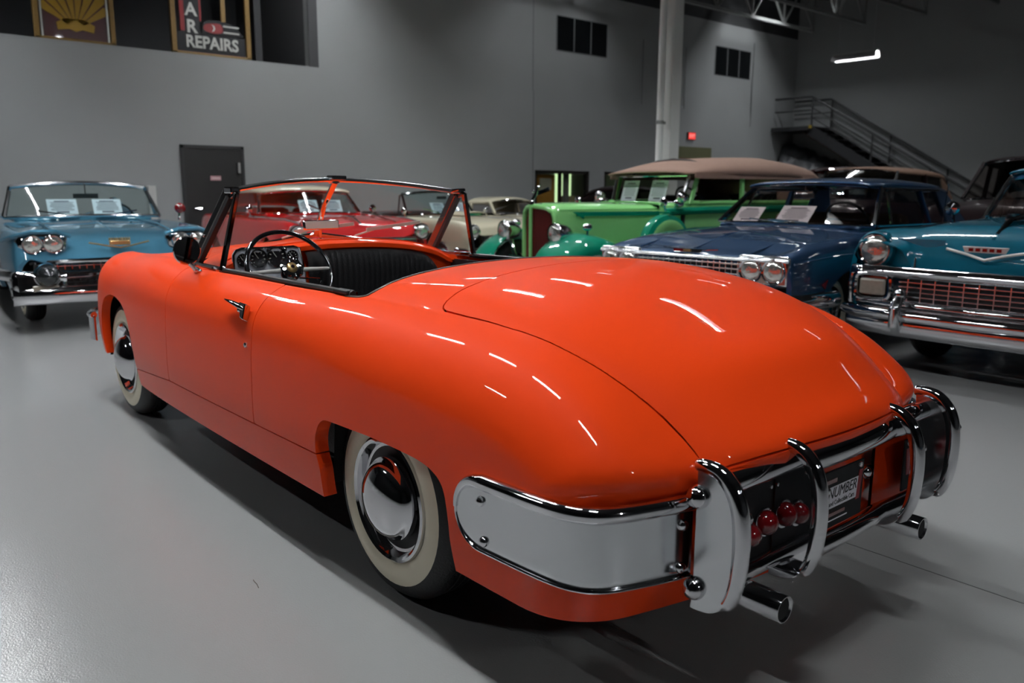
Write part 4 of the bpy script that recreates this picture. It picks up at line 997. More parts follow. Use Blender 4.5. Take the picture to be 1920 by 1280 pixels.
def f(s):
    lamp(rd, (.02, s * .83, .80), .085, bezel=.03)
    obj('fender_spear', strip([(.0, s * .80, .925), (-.5, s * .83, .965), (-1.4, s * .86, .97), (-2.0, s * .88, .965)], .014, 8), M['chrome'], rd)
    obj('hood_molding', strip([(-.10, s * .50, .93), (-.8, s * .52, .995), (-1.6, s * .54, 1.01)], .010, 6), M['chrome'], rd)
    obj('pillar', MB().beam((-1.95, s * .75, 1.0), (-2.3, s * .66, 1.29), .04, .05), M['chrome'], rd, smooth=False, bevel=.01)
    obj('side_window', MB().add([(-2.0, s * .75, 1.0), (-3.7, s * .80, 1.0), (-3.55, s * .77, 1.26), (-2.35, s * .72, 1.28)], [(0, 1, 2, 3)]), M['tint_glass'], rd, smooth=False)
    obj('roof_pillar', MB().prism([(-3.65, s * .80, .98), (-4.5, s * .76, .98), (-4.05, s * .75, 1.23), (-3.5, s * .77, 1.27)], (0, -s * .04, 0)), M['cream'], rd, smooth=False, bevel=.01)
    obj('door_mirror', MB().lathe([(.0, .03), (.04, .022), (.055, 0), (.05, -.01)], (-1.85, s * .92, 1.07), (1, 0, 0), 18).tube([(-1.85, s * .90, .96), (-1.85, s * .92, 1.03)], .010, 8), M['chrome'], rd)
both(f)
roof_shell(rd, [(-2.06, .62, 1.29, 1.335), (-2.3, .73, 1.295, 1.385), (-2.9, .78, 1.285, 1.41), (-3.6, .78, 1.26, 1.395), (-4.0, .76, 1.22, 1.34), (-4.5, .70, 1.0, 1.08)], M['cream'])
top = arc3(-2.08, .14, .66, 1.325, .045); base = [(-1.62 - .34 * abs(t) ** 3, .77 * t, 1.012 - .02 * t * t) for t in np.linspace(1, -1, 13)]
screen(rd, top, base, 'chrome', 'tint_glass', .020)
obj('front_bumper', strip([(-.2, .97, .48), (.08, .80, .48), (.14, 0, .48), (.08, -.80, .48), (-.2, -.97, .48)], .075, 12), M['chrome'], rd)
obj('grille', MB().box((.0, 0, .66), (.05, 1.5, .16)), M['black'], rd, smooth=False)
for z in (.61, .66, .71): obj('grille_bar', strip([(.02, .74, z), (.05, 0, z), (.02, -.74, z)], .010, 6), M['chrome'], rd)
obj('hood_ornament', strip([(-.05, 0, .92), (-.3, 0, .985), (-.7, 0, 1.0)], [.012, .02, .008], 8), M['chrome'], rd)
steer(rd, (-2.4, .38, .98)); both(lambda s: obj('seat', MB().box((-2.95, s * .36, .78), (.25, .66, .58), Matrix.Rotation(.15, 3, 'Y')), M['crimson'], rd, bevel=.08))
obj('dash_top', MB().box((-1.95, 0, .985), (.36, 1.40, .06)), M['crimson'], rd, bevel=.02)
obj('wiper', strip([(-1.62, .1, 1.03), (-1.75, -.14, 1.14)], .009, 6), M['chrome'], rd)
sheet(RL, RR, (-1.86, -.05, 1.025), .28, .20, .6, 'white price sheet inside the crimson car, left of the orange car\'s windshield divider')
sheet(RL, RR, (-1.88, .32, 1.025), .28, .20, .6, 'white price sheet inside the crimson car, right of the orange car\'s windshield divider')

# ---------------------------------------------------------------- cream two-seater
YL_, YR_ = (7.35, -5.95), 183
cr = thing('convertible', 'cream open two-seater with a scooped hood between the crimson and green cars', 'car', (*YL_, 0), math.radians(YR_))
xs = [-4.6, -4.4, -3.6, -2.4, -1.5, -1.0, -.5, -.2, -.06, 0]
sec = body_sections(xs, pch([-4.6, -4.3, -3, -1, -.3, 0], [.75, .86, .88, .88, .87, .83]), .30, pch([-4.6, -4.2, -3, -1.5, -.9, -.3, -.06, 0], [.72, .86, .90, .955, .945, .90, .82, .70]),
                    pch([-4.6, -4.3, -3, -1.5, -.6, -.2, -.06, 0], [.80, .90, .91, .92, .915, .885, .84, .74]))
P = shell(sec, 90, 36, (arch(-.80, .37), arch(-3.4, .37)), (.8, [(-1.6, -.2), (-1.62, .55), (-1.72, .68), (-2.7, .68), (-2.75, -.2)]))
(P + P.mirrored()).build('body_shell', M['cream'], cr, arch_lip)
interior(cr, -2.8, -1.55, .70, .3, .85); car_wheels(cr, (-.80, -3.4), .70)
def f(s):
    lamp(cr, (-.02, s * .70, .735), .085, bezel=.03)
    for k in range(4): obj('side_louver', MB().beam((-1.32 - .03 * k, s * .885, .60), (-1.18 - .03 * k, s * .885, .67), .012, .02), M['gloss_black'], cr, smooth=False)
    obj('vent_frame', strip([(-1.80, s * .64, 1.28), (-1.93, s * .66, 1.25), (-1.93, s * .70, .94), (-1.68, s * .70, .94)], .014, 8), M['black'], cr)
    obj('door_mirror', MB().ball((-1.55, s * .86, 1.02), .05, .7, 1, 1, 12).tube([(-1.55, s * .83, .92), (-1.55, s * .85, 1.0)], .010, 6), M['chrome'], cr)
both(f)
obj('hood_scoop', MB().grid([[(x, .24 * t, .955 - .07 * (x + 1.35) * (x > -1.35) * .2 + .055 * (1 - t ** 4) * min(1, (x + 1.45) / .3)) for t in np.linspace(1, -1, 11)] for x in np.linspace(-1.44, -.80, 12)]), M['cream'], cr, solid=.012)
obj('scoop_grille', MB().box((-.81, 0, .965), (.02, .40, .035)), M['chrome'], cr, smooth=False)
top = arc3(-1.78, .12, .64, 1.315, .04); base = [(-1.40 - .28 * abs(t) ** 3, .70 * t, .965 - .02 * t * t) for t in np.linspace(1, -1, 13)]
screen(cr, top, base, 'gloss_black', 'tint_glass', .022)
obj('front_bumper', strip([(-.25, .88, .45), (.06, .74, .45), (.12, 0, .45), (.06, -.74, .45), (-.25, -.88, .45)], .06, 12), M['chrome'], cr)
obj('grille', MB().box((.0, 0, .60), (.05, 1.1, .14)), M['black'], cr, smooth=False)
obj('inside_mirror', MB().box((-1.70, .02, 1.22), (.02, .2, .05)), M['black'], cr, bevel=.008)
obj('folded_top', MB().box((-2.95, 0, .93), (.5, 1.2, .10)), M['black'], cr, bevel=.04)
obj('wiper', strip([(-1.40, .2, .98), (-1.48, -.15, 1.04)], .008, 6), M['chrome'], cr); obj('wiper', strip([(-1.42, -.25, .98), (-1.52, -.5, 1.05)], .008, 6), M['chrome'], cr)
obj('dash_top', MB().box((-1.80, 0, .93), (.30, 1.26, .06)), M['black'], cr, bevel=.02)
steer(cr, (-2.05, .34, .95), .19)
sheet(YL_, YR_, (-1.69, -.02, .970), .28, .20, .6, 'white price sheet in the cream two-seater, left of the orange car\'s right windshield post')
sheet(YL_, YR_, (-1.71, .44, .970), .26, .20, .6, 'white price sheet in the cream two-seater, right of the orange car\'s right windshield post')

# ---------------------------------------------------------------- green open tourer of the thirties
GL, GR = (5.0, -4.25), 84
gr = thing('touring_car', 'light and dark green thirties touring car with a tan canvas top and maroon grille', 'car', (*GL, 0), math.radians(GR))
# hood and body
hs = []
for x, w, zt in ((-.14, .29, 1.185), (-.22, .31, 1.20), (-.6, .36, 1.205), (-1.2, .44, 1.20), (-1.62, .50, 1.195)):
    hs.append((x, [(w * 1.02, .52), (w * 1.03, .80), (w * 1.02, 1.0), (w * .97, 1.10), (w * .80, zt - .035), (w * .45, zt - .008), (0, zt)]))
P = shell(hs, 40, 30); (P + P.mirrored()).build('hood', M['pea'], gr, .01)
both(lambda s: obj('hood_stripe', MB().beam((-.42, s * .352, 1.075), (-1.60, s * .508, 1.075), .012, .05), M['bottle'], gr, smooth=False))
both(lambda s: obj('hood_stripe', MB().prism([(-.36, s * .347, 1.10), (-.52, s * .362, 1.10), (-.52, s * .362, 1.015)], (0, s * .008, 0)), M['bottle'], gr, smooth=False))
both(lambda s: obj('hood_hinge', strip([(-.2, s * .30, 1.125), (-1.6, s * .47, 1.13)], .006, 6), M['pea'], gr))
both(lambda s: obj('hood_sill', MB().beam((-.2, s * .335, .72), (-1.6, s * .52, .70), .012, .012), M['pea'], gr, smooth=False))
bs = []
for x, w, zt in ((-1.58, .52, 1.19), (-1.75, .62, 1.19), (-2.1, .72, 1.19), (-3.0, .77, 1.19), (-3.9, .77, 1.19), (-4.5, .70, 1.19), (-4.75, .55, 1.12)):
    bs.append((x, [(w * .95, .42), (w, .62), (w * 1.01, .85), (w * 1.01, 1.05), (w * .99, 1.14), (w * .93, zt - .005), (w * .5, zt), (0, zt)]))
P = shell(bs, 50, 30, (), (1.1, [(-1.85, -.2), (-1.86, .55), (-1.95, .64), (-4.3, .66), (-4.4, -.2)])); (P + P.mirrored()).build('body_shell', M['pea'], gr, .01)
interior(gr, -4.35, -1.82, .66, .45, 1.12)
both(lambda s: obj('belt_stripe', MB().tube([(-1.62, s * .56, 1.09), (-1.8, s * .665, 1.10), (-2.1, s * .738, 1.11), (-3.0, s * .79, 1.12), (-3.9, s * .79, 1.12), (-4.5, s * .71, 1.12)], .045, 8, flat=1.0), M['bottle'], gr))
both(lambda s: obj('belt_cap', MB().tube([(-1.75, s * .60, 1.195), (-2.1, s * .70, 1.20), (-3.0, s * .755, 1.20), (-3.9, s * .755, 1.20), (-4.4, s * .69, 1.20)], .03, 8), M['pea'], gr))
# grille shell and shutters
gs = [(.30, .52), (.305, .80), (.30, 1.02), (.27, 1.10), (.18, 1.145), (0, 1.165), (-.18, 1.145), (-.27, 1.10), (-.30, 1.02), (-.305, .80), (-.30, .52)]
def gp(y, z, dx=0.): return (-.06 - .35 * abs(y) + .02 + dx, y, z)
gsh = obj('grille_shell', MB().tube([gp(y, z) for y, z in gs], .028, 10), M['pea'], gr)
obj('grille_shell_top', MB().grid([[(gp(y, z)[0] - .02 - d, y * (1 + d * .15), z + .012 + .10 * d) for y, z in gs[2:9]] for d in (0, .06, .13)]), M['pea'], gsh, solid=.01)
obj('shell_bar', strip([gp(0, .52, .02), gp(0, 1.16, .02)], .022, 8), M['pea'], gsh)
for k in range(-13, 14):
    y = k * .0215; zt = 1.155 - 1.0 * max(0, abs(y) - .12) ** 1.25 * 1.9
    if k: obj('shutter', MB().box(gp(y, (.52 + zt) / 2, -.03), (.03, .010, zt - .52), Matrix.Rotation(.5 if y > 0 else -.5, 3, 'Z')), M['core'], gr, smooth=False)
obj('radiator_core', MB().prism([gp(y, z, -.06) for y, z in gs], (-.03, 0, 0)), mat('core_dark', (.03, .008, .008), .5, noise=.2), gr, smooth=False)
obj('mascot', MB().tube([gp(0, 1.18), gp(0, 1.23), (-.09, 0, 1.30), (-.12, 0, 1.38), (-.16, 0, 1.41)], [.03, .016, .022, .014, .006], 10).ball((-.05, 0, 1.33), .018, seg=10).beam((-.11, 0, 1.31), (-.28, 0, 1.36), .012, .05), M['chrome'], gr)
def f(s):
    # big bullet lamps on a bar
    h = obj('headlamp', MB().lathe([(.115, 0), (.10, .014), (.06, .028), (0, .034)], (.02, s * .51, .86), (1, 0, 0), 26), M['headlamp'], gr)
    obj('lamp_shell', MB().lathe([(.122, .01), (.128, .0), (.126, -.03), (.115, -.11), (.08, -.20), (.03, -.25), (0, -.255)], (.02, s * .51, .86), (1, 0, 0), 26), M['chrome'], h)
    obj('lamp_post', MB().tube([(-.08, s * .50, .76), (-.10, s * .46, .60), (-.12, s * .42, .50)], [.03, .022, .03], 8), M['chrome'], gr)
    # sweeping fender: grid along the arc
    path = crom([(.30, .42), (.26, .60), (.10, .77), (-.15, .875), (-.40, .86), (-.70, .76), (-1.05, .60), (-1.45, .46), (-1.9, .40)], 5)
    G = []
    for i, (x, z) in enumerate(path):
        yi = .40 + .06 * min(1, i / 20); row = []
        for t in np.linspace(0, 1, 9): row.append((x - .03 * (1 - t), s * (yi + .52 * t * (1 if i else .85)), z - .10 * max(0, t - .15) ** 2 * 1.6 - .02 * (1 - t) - (.12 * max(0, t - .85) / .15)))
        G.append(row)
    obj('front_fender', MB().grid(G), M['bottle'], gr, solid=.015, sharp=60)
    path = crom([(-3.35, .42), (-3.5, .70), (-3.8, .88), (-4.2, .90), (-4.6, .72), (-4.85, .42)], 5)
    obj('rear_fender', MB().grid([[(x, s * (.66 + .26 * t), z - .14 * t * t) for t in np.linspace(0, 1, 7)] for x, z in path]), M['bottle'], gr, solid=.015, sharp=60)
    obj('running_board', MB().box((-2.6, s * .82, .40), (1.6, .22, .03)), M['black'], gr, smooth=False)
    # side-mounted spare in its painted cover
    sp_ = obj('spare_tire', MB().lathe([(.10, -.09), (.30, -.09), (.355, -.06), (.37, 0), (.355, .06), (.30, .085)], (-1.40, s * .80, .71), (0, s, 0), 36), M['bottle'], gr)
    obj('spare_cover', MB().lathe([(.31, .08), (.27, .10), (.20, .095), (.16, .07), (.06, .075), (0, .08)], (-1.40, s * .80, .71), (0, s, 0), 36), M['pea'], sp_)
    obj('spare_strap', MB().box((-1.40, s * .80, 1.09), (.04, .17, .02)), M['bottle'], sp_, smooth=False)
    mm = obj('spare_mirror', MB().lathe([(0, .03), (.045, .02), (.06, 0), (.055, -.01)], (-1.36, s * .80, 1.21), (1, 0, 0), 18).tube([(-1.40, s * .80, 1.09), (-1.38, s * .80, 1.17)], .012, 8), M['chrome'], gr)
    obj('fender_lamp', MB().ball((-.30, s * .70, .94), .045, 1.5, 1, 1, 14).tube([(-.30, s * .70, .86), (-.30, s * .70, .92)], .014, 8), M['chrome'], gr)
    obj('cowl_lamp', MB().ball((-1.72, s * .70, 1.20), .055, 1.4, 1, 1, 14).tube([(-1.74, s * .60, 1.14), (-1.73, s * .67, 1.18)], .014, 8), M['chrome'], gr)
    obj('spotlight', MB().lathe([(.07, 0), (.06, .01), (0, .02)], (-1.68, s * .76, 1.27), (1, 0, 0), 18).ball((-1.72, s * .76, 1.27), .065, 1.1, 1, 1, 14), M['chrome'], gr)
    obj('screen_post', strip([(-1.82, s * .63, 1.17), (-1.93, s * .655, 1.53)], .022, 8), M['chrome'], gr)
    obj('door_post', MB().beam((-1.92, s * .69, 1.18), (-2.02, s * .70, 1.52), .04, .05), M['pea'], gr, smooth=False, bevel=.01)
    obj('door_post', MB().beam((-2.80, s * .735, 1.19), (-2.80, s * .73, 1.52), .05, .05), M['pea'], gr, smooth=False, bevel=.01)
    obj('rear_side_mirror', MB().ball((-2.95, s * .82, 1.36), .07, .5, 1, 1.2, 14), M['chrome'], gr)
    for x0, x1 in ((-2.05, -2.76), (-2.84, -3.5)):
        obj('side_window', MB().add([(x0, s * .725, 1.20), (x1, s * .735, 1.20), (x1, s * .73, 1.51), (x0, s * .72, 1.51)], [(0, 1, 2, 3)]), M['dark_glass'], gr, smooth=False)
    obj('top_quarter', MB().grid([[(x, s * (.73 - .05 * t), 1.18 + .34 * t) for t in np.linspace(0, 1, 5)] for x in np.linspace(-3.52, -4.45, 6)]), M['tan'], gr, solid=.012)
both(f)
car_wheels(gr, (-.28, -3.95), .73, R=.37, ww=(.32, .24), wall='whitewall')
obj('bumper', strip([(.10, .85, .42), (.36, .55, .44), (.40, 0, .44), (.36, -.55, .44), (.10, -.85, .42)], .04, 10), M['chrome'], gr)
obj('lamp_bar', strip([(-.06, .50, .56), (-.02, 0, .54), (-.06, -.50, .56)], .02, 8), M['chrome'], gr)
roof = roof_shell(gr, [(-1.80, .70, 1.545, 1.575), (-1.95, .75, 1.545, 1.63), (-2.3, .77, 1.545, 1.725), (-3.0, .78, 1.54, 1.775), (-3.6, .78, 1.535, 1.79), (-3.75, .78, 1.53, 1.775), (-4.3, .74, 1.50, 1.70), (-4.62, .68, 1.30, 1.48)], M['tan'], 'canvas_top')
both(lambda s: obj('top_valance', MB().box((-3.05, s * .775, 1.53), (2.3, .012, .07)), M['tan'], roof, smooth=False))
for x in (-2.3, -3.0, -3.7): obj('top_bow', MB().tube([(x, .77, 1.54), (x, .60, 1.645), (x, .3, 1.72), (x, 0, 1.742), (x, -.3, 1.72), (x, -.60, 1.645), (x, -.77, 1.54)], .02, 6), M['black'], gr)
screen(gr, [(-1.93, y, 1.53) for y in np.linspace(.64, -.64, 9)], [(-1.83, y, 1.195) for y in np.linspace(.62, -.62, 9)], 'chrome', 'glass', .018)
steer(gr, (-2.25, .36, 1.22), .21)
both(lambda s: obj('seat', MB().box((-2.75, s * .30, .98), (.22, .58, .62), Matrix.Rotation(.15, 3, 'Y')), M['leather'], gr, bevel=.07)); obj('rear_seat', MB().box((-4.1, 0, 1.0), (.25, 1.2, .62)), M['leather'], gr, bevel=.08)
obj('cowl', MB().grid([[(x, .52 * t * (1 + (-1.6 - x) * .5), 1.19 + .015 * (1 - t * t)) for t in np.linspace(1, -1, 9)] for x in (-1.60, -1.75, -1.86)]), M['pea'], gr, solid=.01)
sheet(GL, GR, (-1.89, -.40, 1.215), .29, .27, .28, 'white price sheet in the green touring car\'s windshield, the one by its outer post')
sheet(GL, GR, (-1.89, .13, 1.215), .29, .27, .28, 'white price sheet near the middle of the green touring car\'s windshield')

# ---------------------------------------------------------------- navy-blue sedan
IL, IR = (2.06, -3.4), 93
im = thing('sedan', 'navy-blue sixties two-door sedan with four round headlamps behind the orange trunk', 'car', (*IL, 0), math.radians(IR))
xs = [-5.2, -5.05, -4.4, -3.3, -2.2, -1.5, -1.0, -.5, -.2, -.07, -.01, 0]
sec = body_sections(xs, pch([-5.2, -5, -3, -1, -.3, 0], [.90, .97, .985, .985, .975, .955]), .33, pch([-5.2, -5, -3.8, -1.7, -1.3, -.6, -.15, -.01, 0], [.80, .93, .98, 1.03, 1.02, .965, .87, .835, .79]),
                    pch([-5.2, -5, -3.8, -1.7, -1, -.3, -.05, -.01, 0], [.85, .95, .97, .985, .96, .90, .85, .83, .78]), fi=.74)
P = shell(sec, 120, 40, (arch(-.92, .40, .1, .36), arch(-3.95, .38)), (.9, [(-1.60, -.2), (-1.62, .6), (-1.75, .76), (-3.6, .78), (-3.9, .6), (-4.0, -.2)]))
(P + P.mirrored()).build('body_shell', M['blue62'], im, arch_lip)
interior(im, -4.0, -1.56, .80, .3, .96, 'dark'); car_wheels(im, (-.92, -3.95), .82, R=.345)
obj('hood_crease', strip([(-1.4, 0, 1.027), (-.6, 0, .97), (-.15, 0, .876)], .006, 6), M['blue62'], im)
both(lambda s: obj('hood_crease', strip([(-1.5, s * .55, 1.0), (-.6, s * .56, .945), (-.1, s * .55, .86)], .008, 6), M['blue62'], im))
both(lambda s: obj('fender_crease', strip([(-.02, s * .955, .80), (-.5, s * .985, .83), (-2.0, s * .995, .86), (-4.5, s * .99, .86)], .008, 6), M['blue62'], im))
obj('hood_emblem', MB().prism([(-.035, .15, .872), (-.035, -.15, .872), (-.02, -.13, .845), (-.02, .13, .845)], (.02, 0, 0)), M['chrome'], im, smooth=False)
obj('emblem_red', MB().box((-.004, -.08, .859), (.012, .10, .020)), M['lens'], im, smooth=False); obj('emblem_gold', MB().box((-.004, .0, .859), (.012, .07, .016)), M['gold'], im, smooth=False)
obj('emblem_wing', strip([(-.05, .27, .872), (-.03, .14, .862), (-.015, 0, .850), (-.03, -.14, .862), (-.05, -.27, .872)], .005, 6), M['chrome'], im)
def f(s):
    obj('lamp_panel', MB().box((-.02, s * .705, .735), (.05, .44, .24)), M['satin'], im, bevel=.05)
    for y in (.605, .80): lamp(im, (.01, s * y, .735), .083, bezel=.020)
    obj('fender_flag', MB().prism([(-.42, s * .985, .62), (-.52, s * .986, .66), (-.47, s * .985, .58)], (0, s * .006, 0)), M['lens'], im, smooth=False)
    obj('fender_marker', strip([(-.42, s * .99, .53), (-.52, s * .99, .53)], .008, 6), M['chrome'], im)
    obj('a_pillar', MB().beam((-1.72, s * .80, 1.03), (-2.15, s * .66, 1.37), .045, .05), M['chrome'], im, smooth=False, bevel=.012)
    obj('b_pillar', MB().beam((-3.02, s * .80, 1.02), (-3.0, s * .68, 1.35), .05, .06), M['blue62'], im, smooth=False, bevel=.01)
    obj('c_pillar', MB().prism([(-3.5, s * .82, 1.0), (-4.15, s * .80, 1.0), (-3.75, s * .66, 1.37), (-3.45, s * .67, 1.37)], (0, -s * .05, 0)), M['blue62'], im, smooth=False, bevel=.015)
    obj('window_trim', strip([(-1.80, s * .805, 1.035), (-3.5, s * .825, 1.025)], .012, 6), M['chrome'], im); obj('window_trim', strip([(-2.2, s * .685, 1.355), (-3.5, s * .69, 1.355)], .012, 6), M['chrome'], im)
    obj('vent_bar', MB().beam((-2.12, s * .80, 1.03), (-2.22, s * .69, 1.34), .02, .02), M['chrome'], im, smooth=False)
    for a, b in (((-1.80, -2.2), (-3.0, -2.97)), ((-3.05, -3.03), (-3.52, -3.46))):
        obj('side_window', MB().add([(a[0], s * .80, 1.03), (b[0], s * .815, 1.025), (b[1], s * .68, 1.355), (a[1], s * .675, 1.355)], [(0, 1, 2, 3)]), M['dark_glass'], im, smooth=False)
both(f)
obj('grille_back', MB().box((-.04, 0, .72), (.03, 1.10, .19)), M['black'], im, smooth=False)
for z in (.655, .695, .735, .775): obj('grille_bar', MB().box((.0, 0, z), (.03, 1.06, .014)), M['satin'], im, smooth=False, bevel=.003)
for k in range(-9, 10): obj('grille_bar', MB().box((.002, k * .055, .715), (.024, .008, .16)), M['satin'], im, smooth=False)
obj('grille_molding', strip([(.0, .92, .822), (.012, .48, .815), (.012, -.48, .815), (.0, -.92, .822)], .016, 8), M['satin'], im)
fbm = obj('front_bumper', strip([(-.6, 1.0, .50), (-.05, .97, .50), (.10, .80, .50), (.15, 0, .50), (.10, -.80, .50), (-.05, -.97, .50), (-.6, -1.0, .50)], .075, 12), M['chrome'], im)
obj('valance', MB().box((-.02, 0, .42), (.10, 1.7, .18)), M['blue62'], im, bevel=.03)
roof_shell(im, [(-1.98, .62, 1.385, 1.425), (-2.2, .68, 1.385, 1.455), (-2.8, .71, 1.375, 1.475), (-3.4, .70, 1.37, 1.455), (-3.85, .66, 1.33, 1.39)], M['blue62'])
top = arc3(-1.97, .16, .665, 1.415, .035); base = [(-1.50 - .22 * abs(t) ** 3, .80 * t, 1.045 - .012 * t * t) for t in np.linspace(1, -1, 13)]
screen(im, top, base, 'chrome', 'dark_glass', .018)
obj('rear_window', MB().add([(-3.85, .62, 1.34), (-3.85, -.62, 1.34), (-4.35, -.68, .99), (-4.35, .68, .99)], [(0, 1, 2, 3)]), M['dark_glass'], im, smooth=False)
obj('inside_mirror', MB().box((-1.95, 0, 1.30), (.02, .22, .055)).box((-1.97, 0, 1.37), (.012, .012, .09)), M['satin'], im, bevel=.008)
steer(im, (-2.05, .40, 1.08), .2); obj('dash_top', MB().box((-1.78, 0, 1.0), (.34, 1.46, .06)), M['blue62'], im, bevel=.02)
both(lambda s: obj('wiper', strip([(-1.48, s * .1 + .2, 1.055), (-1.55, s * .1 - .25, 1.08)], .007, 6), M['chrome'], im)); obj('seat', MB().box((-2.75, 0, .85), (.24, 1.4, .55), Matrix.Rotation(.15, 3, 'Y')), M['brown'], im, bevel=.08)
obj('aerial', strip([(-3.2, .86, 1.0), (-3.28, .86, 1.42)], .004, 6), M['chrome'], im)
sheet(IL, IR, (-1.745, -.52, 1.045), .28, .21, .85, 'white price sheet on the navy sedan\'s dash, the one nearer the green car')
sheet(IL, IR, (-1.67, .02, 1.045), .34, .24, .85, 'white price sheet at the middle of the navy sedan\'s windshield')

# ---------------------------------------------------------------- teal fifties sedan, right edge
TL, TR = (-.01, -4.02), 89
te = thing('sedan', 'dark teal fifties sedan with chrome grille and wide bumper at the right edge', 'car', (*TL, 0), math.radians(TR))
xs = [-4.7, -4.55, -4, -2.8, -1.7, -1.1, -.6, -.3, -.12, -.03, .0]
sec = body_sections(xs, pch([-4.7, -4.5, -3, -1, -.3, 0], [.80, .90, .97, .985, .985, .97]), .36, pch([-4.7, -4.5, -3.5, -1.7, -1.2, -.6, -.25, -.08, -.02, .0], [.75, .95, 1.08, 1.14, 1.145, 1.13, 1.10, 1.0, .88, .775]),
                    pch([-4.7, -4.5, -3, -1.6, -.8, -.3, -.08, 0.], [.85, 1.0, 1.03, 1.05, 1.065, 1.06, 1.04, .98]), fi=.62)
P = shell(sec, 100, 44, (arch(-.85, .40), arch(-3.7, .38)), (.95, [(-1.72, -.2), (-1.75, .6), (-1.9, .74), (-3.6, .76), (-3.7, -.2)]))
(P + P.mirrored()).build('body_shell', M['teal'], te, arch_lip)
interior(te, -3.7, -1.68, .76, .3, 1.0); car_wheels(te, (-.85, -3.7), .74, R=.35)
both(lambda s: obj('hood_edge', strip([(-1.6, s * .60, 1.06), (-.8, s * .58, 1.045), (-.25, s * .53, 1.03), (-.06, s * .50, .93), (.02, s * .47, .79)], .007, 6), M['black'], te))
obj('hood_ridge', strip([(-1.7, 0, 1.145), (-1.0, 0, 1.15), (-.4, 0, 1.12), (-.1, 0, 1.02)], .012, 8), M['teal'], te)
obj('hood_ornament', MB().tube([(-.15, 0, 1.05), (-.35, 0, 1.14), (-.75, 0, 1.20)], [.012, .024, .008], 8).beam((-.38, .0, 1.15), (-.75, .12, 1.18), .08, .01).beam((-.38, 0, 1.15), (-.75, -.12, 1.18), .08, .01), M['chrome'], te)
em = obj('hood_v', strip([(-.015, .27, .945), (.012, .12, .915), (.022, 0, .880), (.012, -.12, .915), (-.015, -.27, .945)], .010, 8), M['brushed'], te)
obj('hood_crest', MB().prism([(.012, .15, .972), (.012, -.15, .972), (.012, -.13, .93), (.012, .13, .93)], (.014, 0, 0)), M['brushed'], em, smooth=False, bevel=.004)
for y in (-.09, -.045, .0, .045, .09): obj('crest_bar', MB().box((.028, y, .950), (.006, .030, .022)), M['lens'], em, smooth=False)
def f(s):
    obj('lamp_pod', MB().lathe([(.138, -.30), (.145, -.06), (.140, .0), (.128, .014)], (-.02, s * .80, .905), (1, 0, .03), 30), M['teal'], te)
    lamp(te, (-.025, s * .80, .905), .112, (1, 0, .03), bezel=.018, depth=.04)
    obj('nose_panel', MB().grid([[(-.05 - .10 * abs(y - .42), s * y, z) for z in np.linspace(.74, 1.0, 5)] for y in np.linspace(.30, .94, 9)]), M['teal'], te)
    ph = obj('parking_lamp', MB().box((.055, s * .755, .635), (.03, .20, .12)), M['amber_lens'], te, bevel=.02)
    rr_ = crom([(.05, s * (.755 + .135 * math.copysign(abs(math.cos(q)) ** .5, math.cos(q))), .64 + .10 * math.copysign(abs(math.sin(q)) ** .5, math.sin(q))) for q in np.linspace(0, 2 * math.pi, 20, endpoint=False)], 2, True)
    obj('parking_bezel', MB().tube(rr_, .022, 8, closed=True), M['chrome'], te)
    obj('bezel_recess', MB().box((.02, s * .755, .64), (.03, .27, .20)), M['darkened_chrome'], te, smooth=False)
    obj('bezel_post', strip([(.03, s * .925, .78), (.045, s * .935, .64), (.03, s * .93, .50)], .018, 8), M['chrome'], te)
    obj('bumper_guard', MB().tube([(.15, s * .50, .33), (.19, s * .50, .38), (.20, s * .50, .50), (.15, s * .50, .575), (.08, s * .50, .59)], [.03, .042, .04, .036, .03], 12), M['satin'], te)
    obj('guard_cap', MB().ball((.135, s * .50, .60), .045, seg=14), M['chrome'], te)
    obj('a_pillar', MB().beam((-1.95, s * .80, 1.08), (-2.15, s * .66, 1.46), .04, .05), M['chrome'], te, smooth=False, bevel=.012)
    obj('side_window', MB().add([(-2.0, s * .80, 1.08), (-3.4, s * .80, 1.08), (-3.2, s * .68, 1.44), (-2.2, s * .67, 1.45)], [(0, 1, 2, 3)]), M['dark_glass'], te, smooth=False)
    obj('c_pillar', MB().prism([(-3.3, s * .80, 1.05), (-3.9, s * .78, 1.05), (-3.5, s * .64, 1.46), (-3.15, s * .67, 1.47)], (0, -s * .05, 0)), M['teal'], te, smooth=False, bevel=.015)
    obj('door_mirror', MB().lathe([(0, .03), (.05, .02), (.065, 0), (.06, -.01)], (-1.62, s * .93, 1.20), (1, 0, 0), 18).tube([(-1.62, s * .90, 1.04), (-1.62, s * .92, 1.16)], .013, 8), M['chrome'], te)
    obj('cowl_ornament', MB().ball((-1.48, s * .62, 1.10), .03, 2, 1, .8, 12), M['chrome'], te)
both(f)
obj('grille_top_bar', MB().grid([[(.015 + .05 * math.sin(a) + .03 * (1 - t * t), .93 * t, .755 - .042 * math.cos(a)) for a in np.linspace(0, math.pi, 7)] for t in np.linspace(1, -1, 21)]), M['chrome'], te, solid=.008)
obj('grille_back', MB().box((-.03, 0, .62), (.03, 1.16, .25)), M['black'], te, smooth=False)
for z in (.545, .580, .615, .650, .685): obj('grille_bar', strip([(.02, .57, z), (.045, 0, z), (.02, -.57, z)], .0075, 6), M['satin'], te)
for k in range(-5, 6): obj('grille_bar', MB().box((.045 - .02 * (k / 5) ** 2, k * .10, .62), (.014, .009, .19)), M['satin'], te, smooth=False)
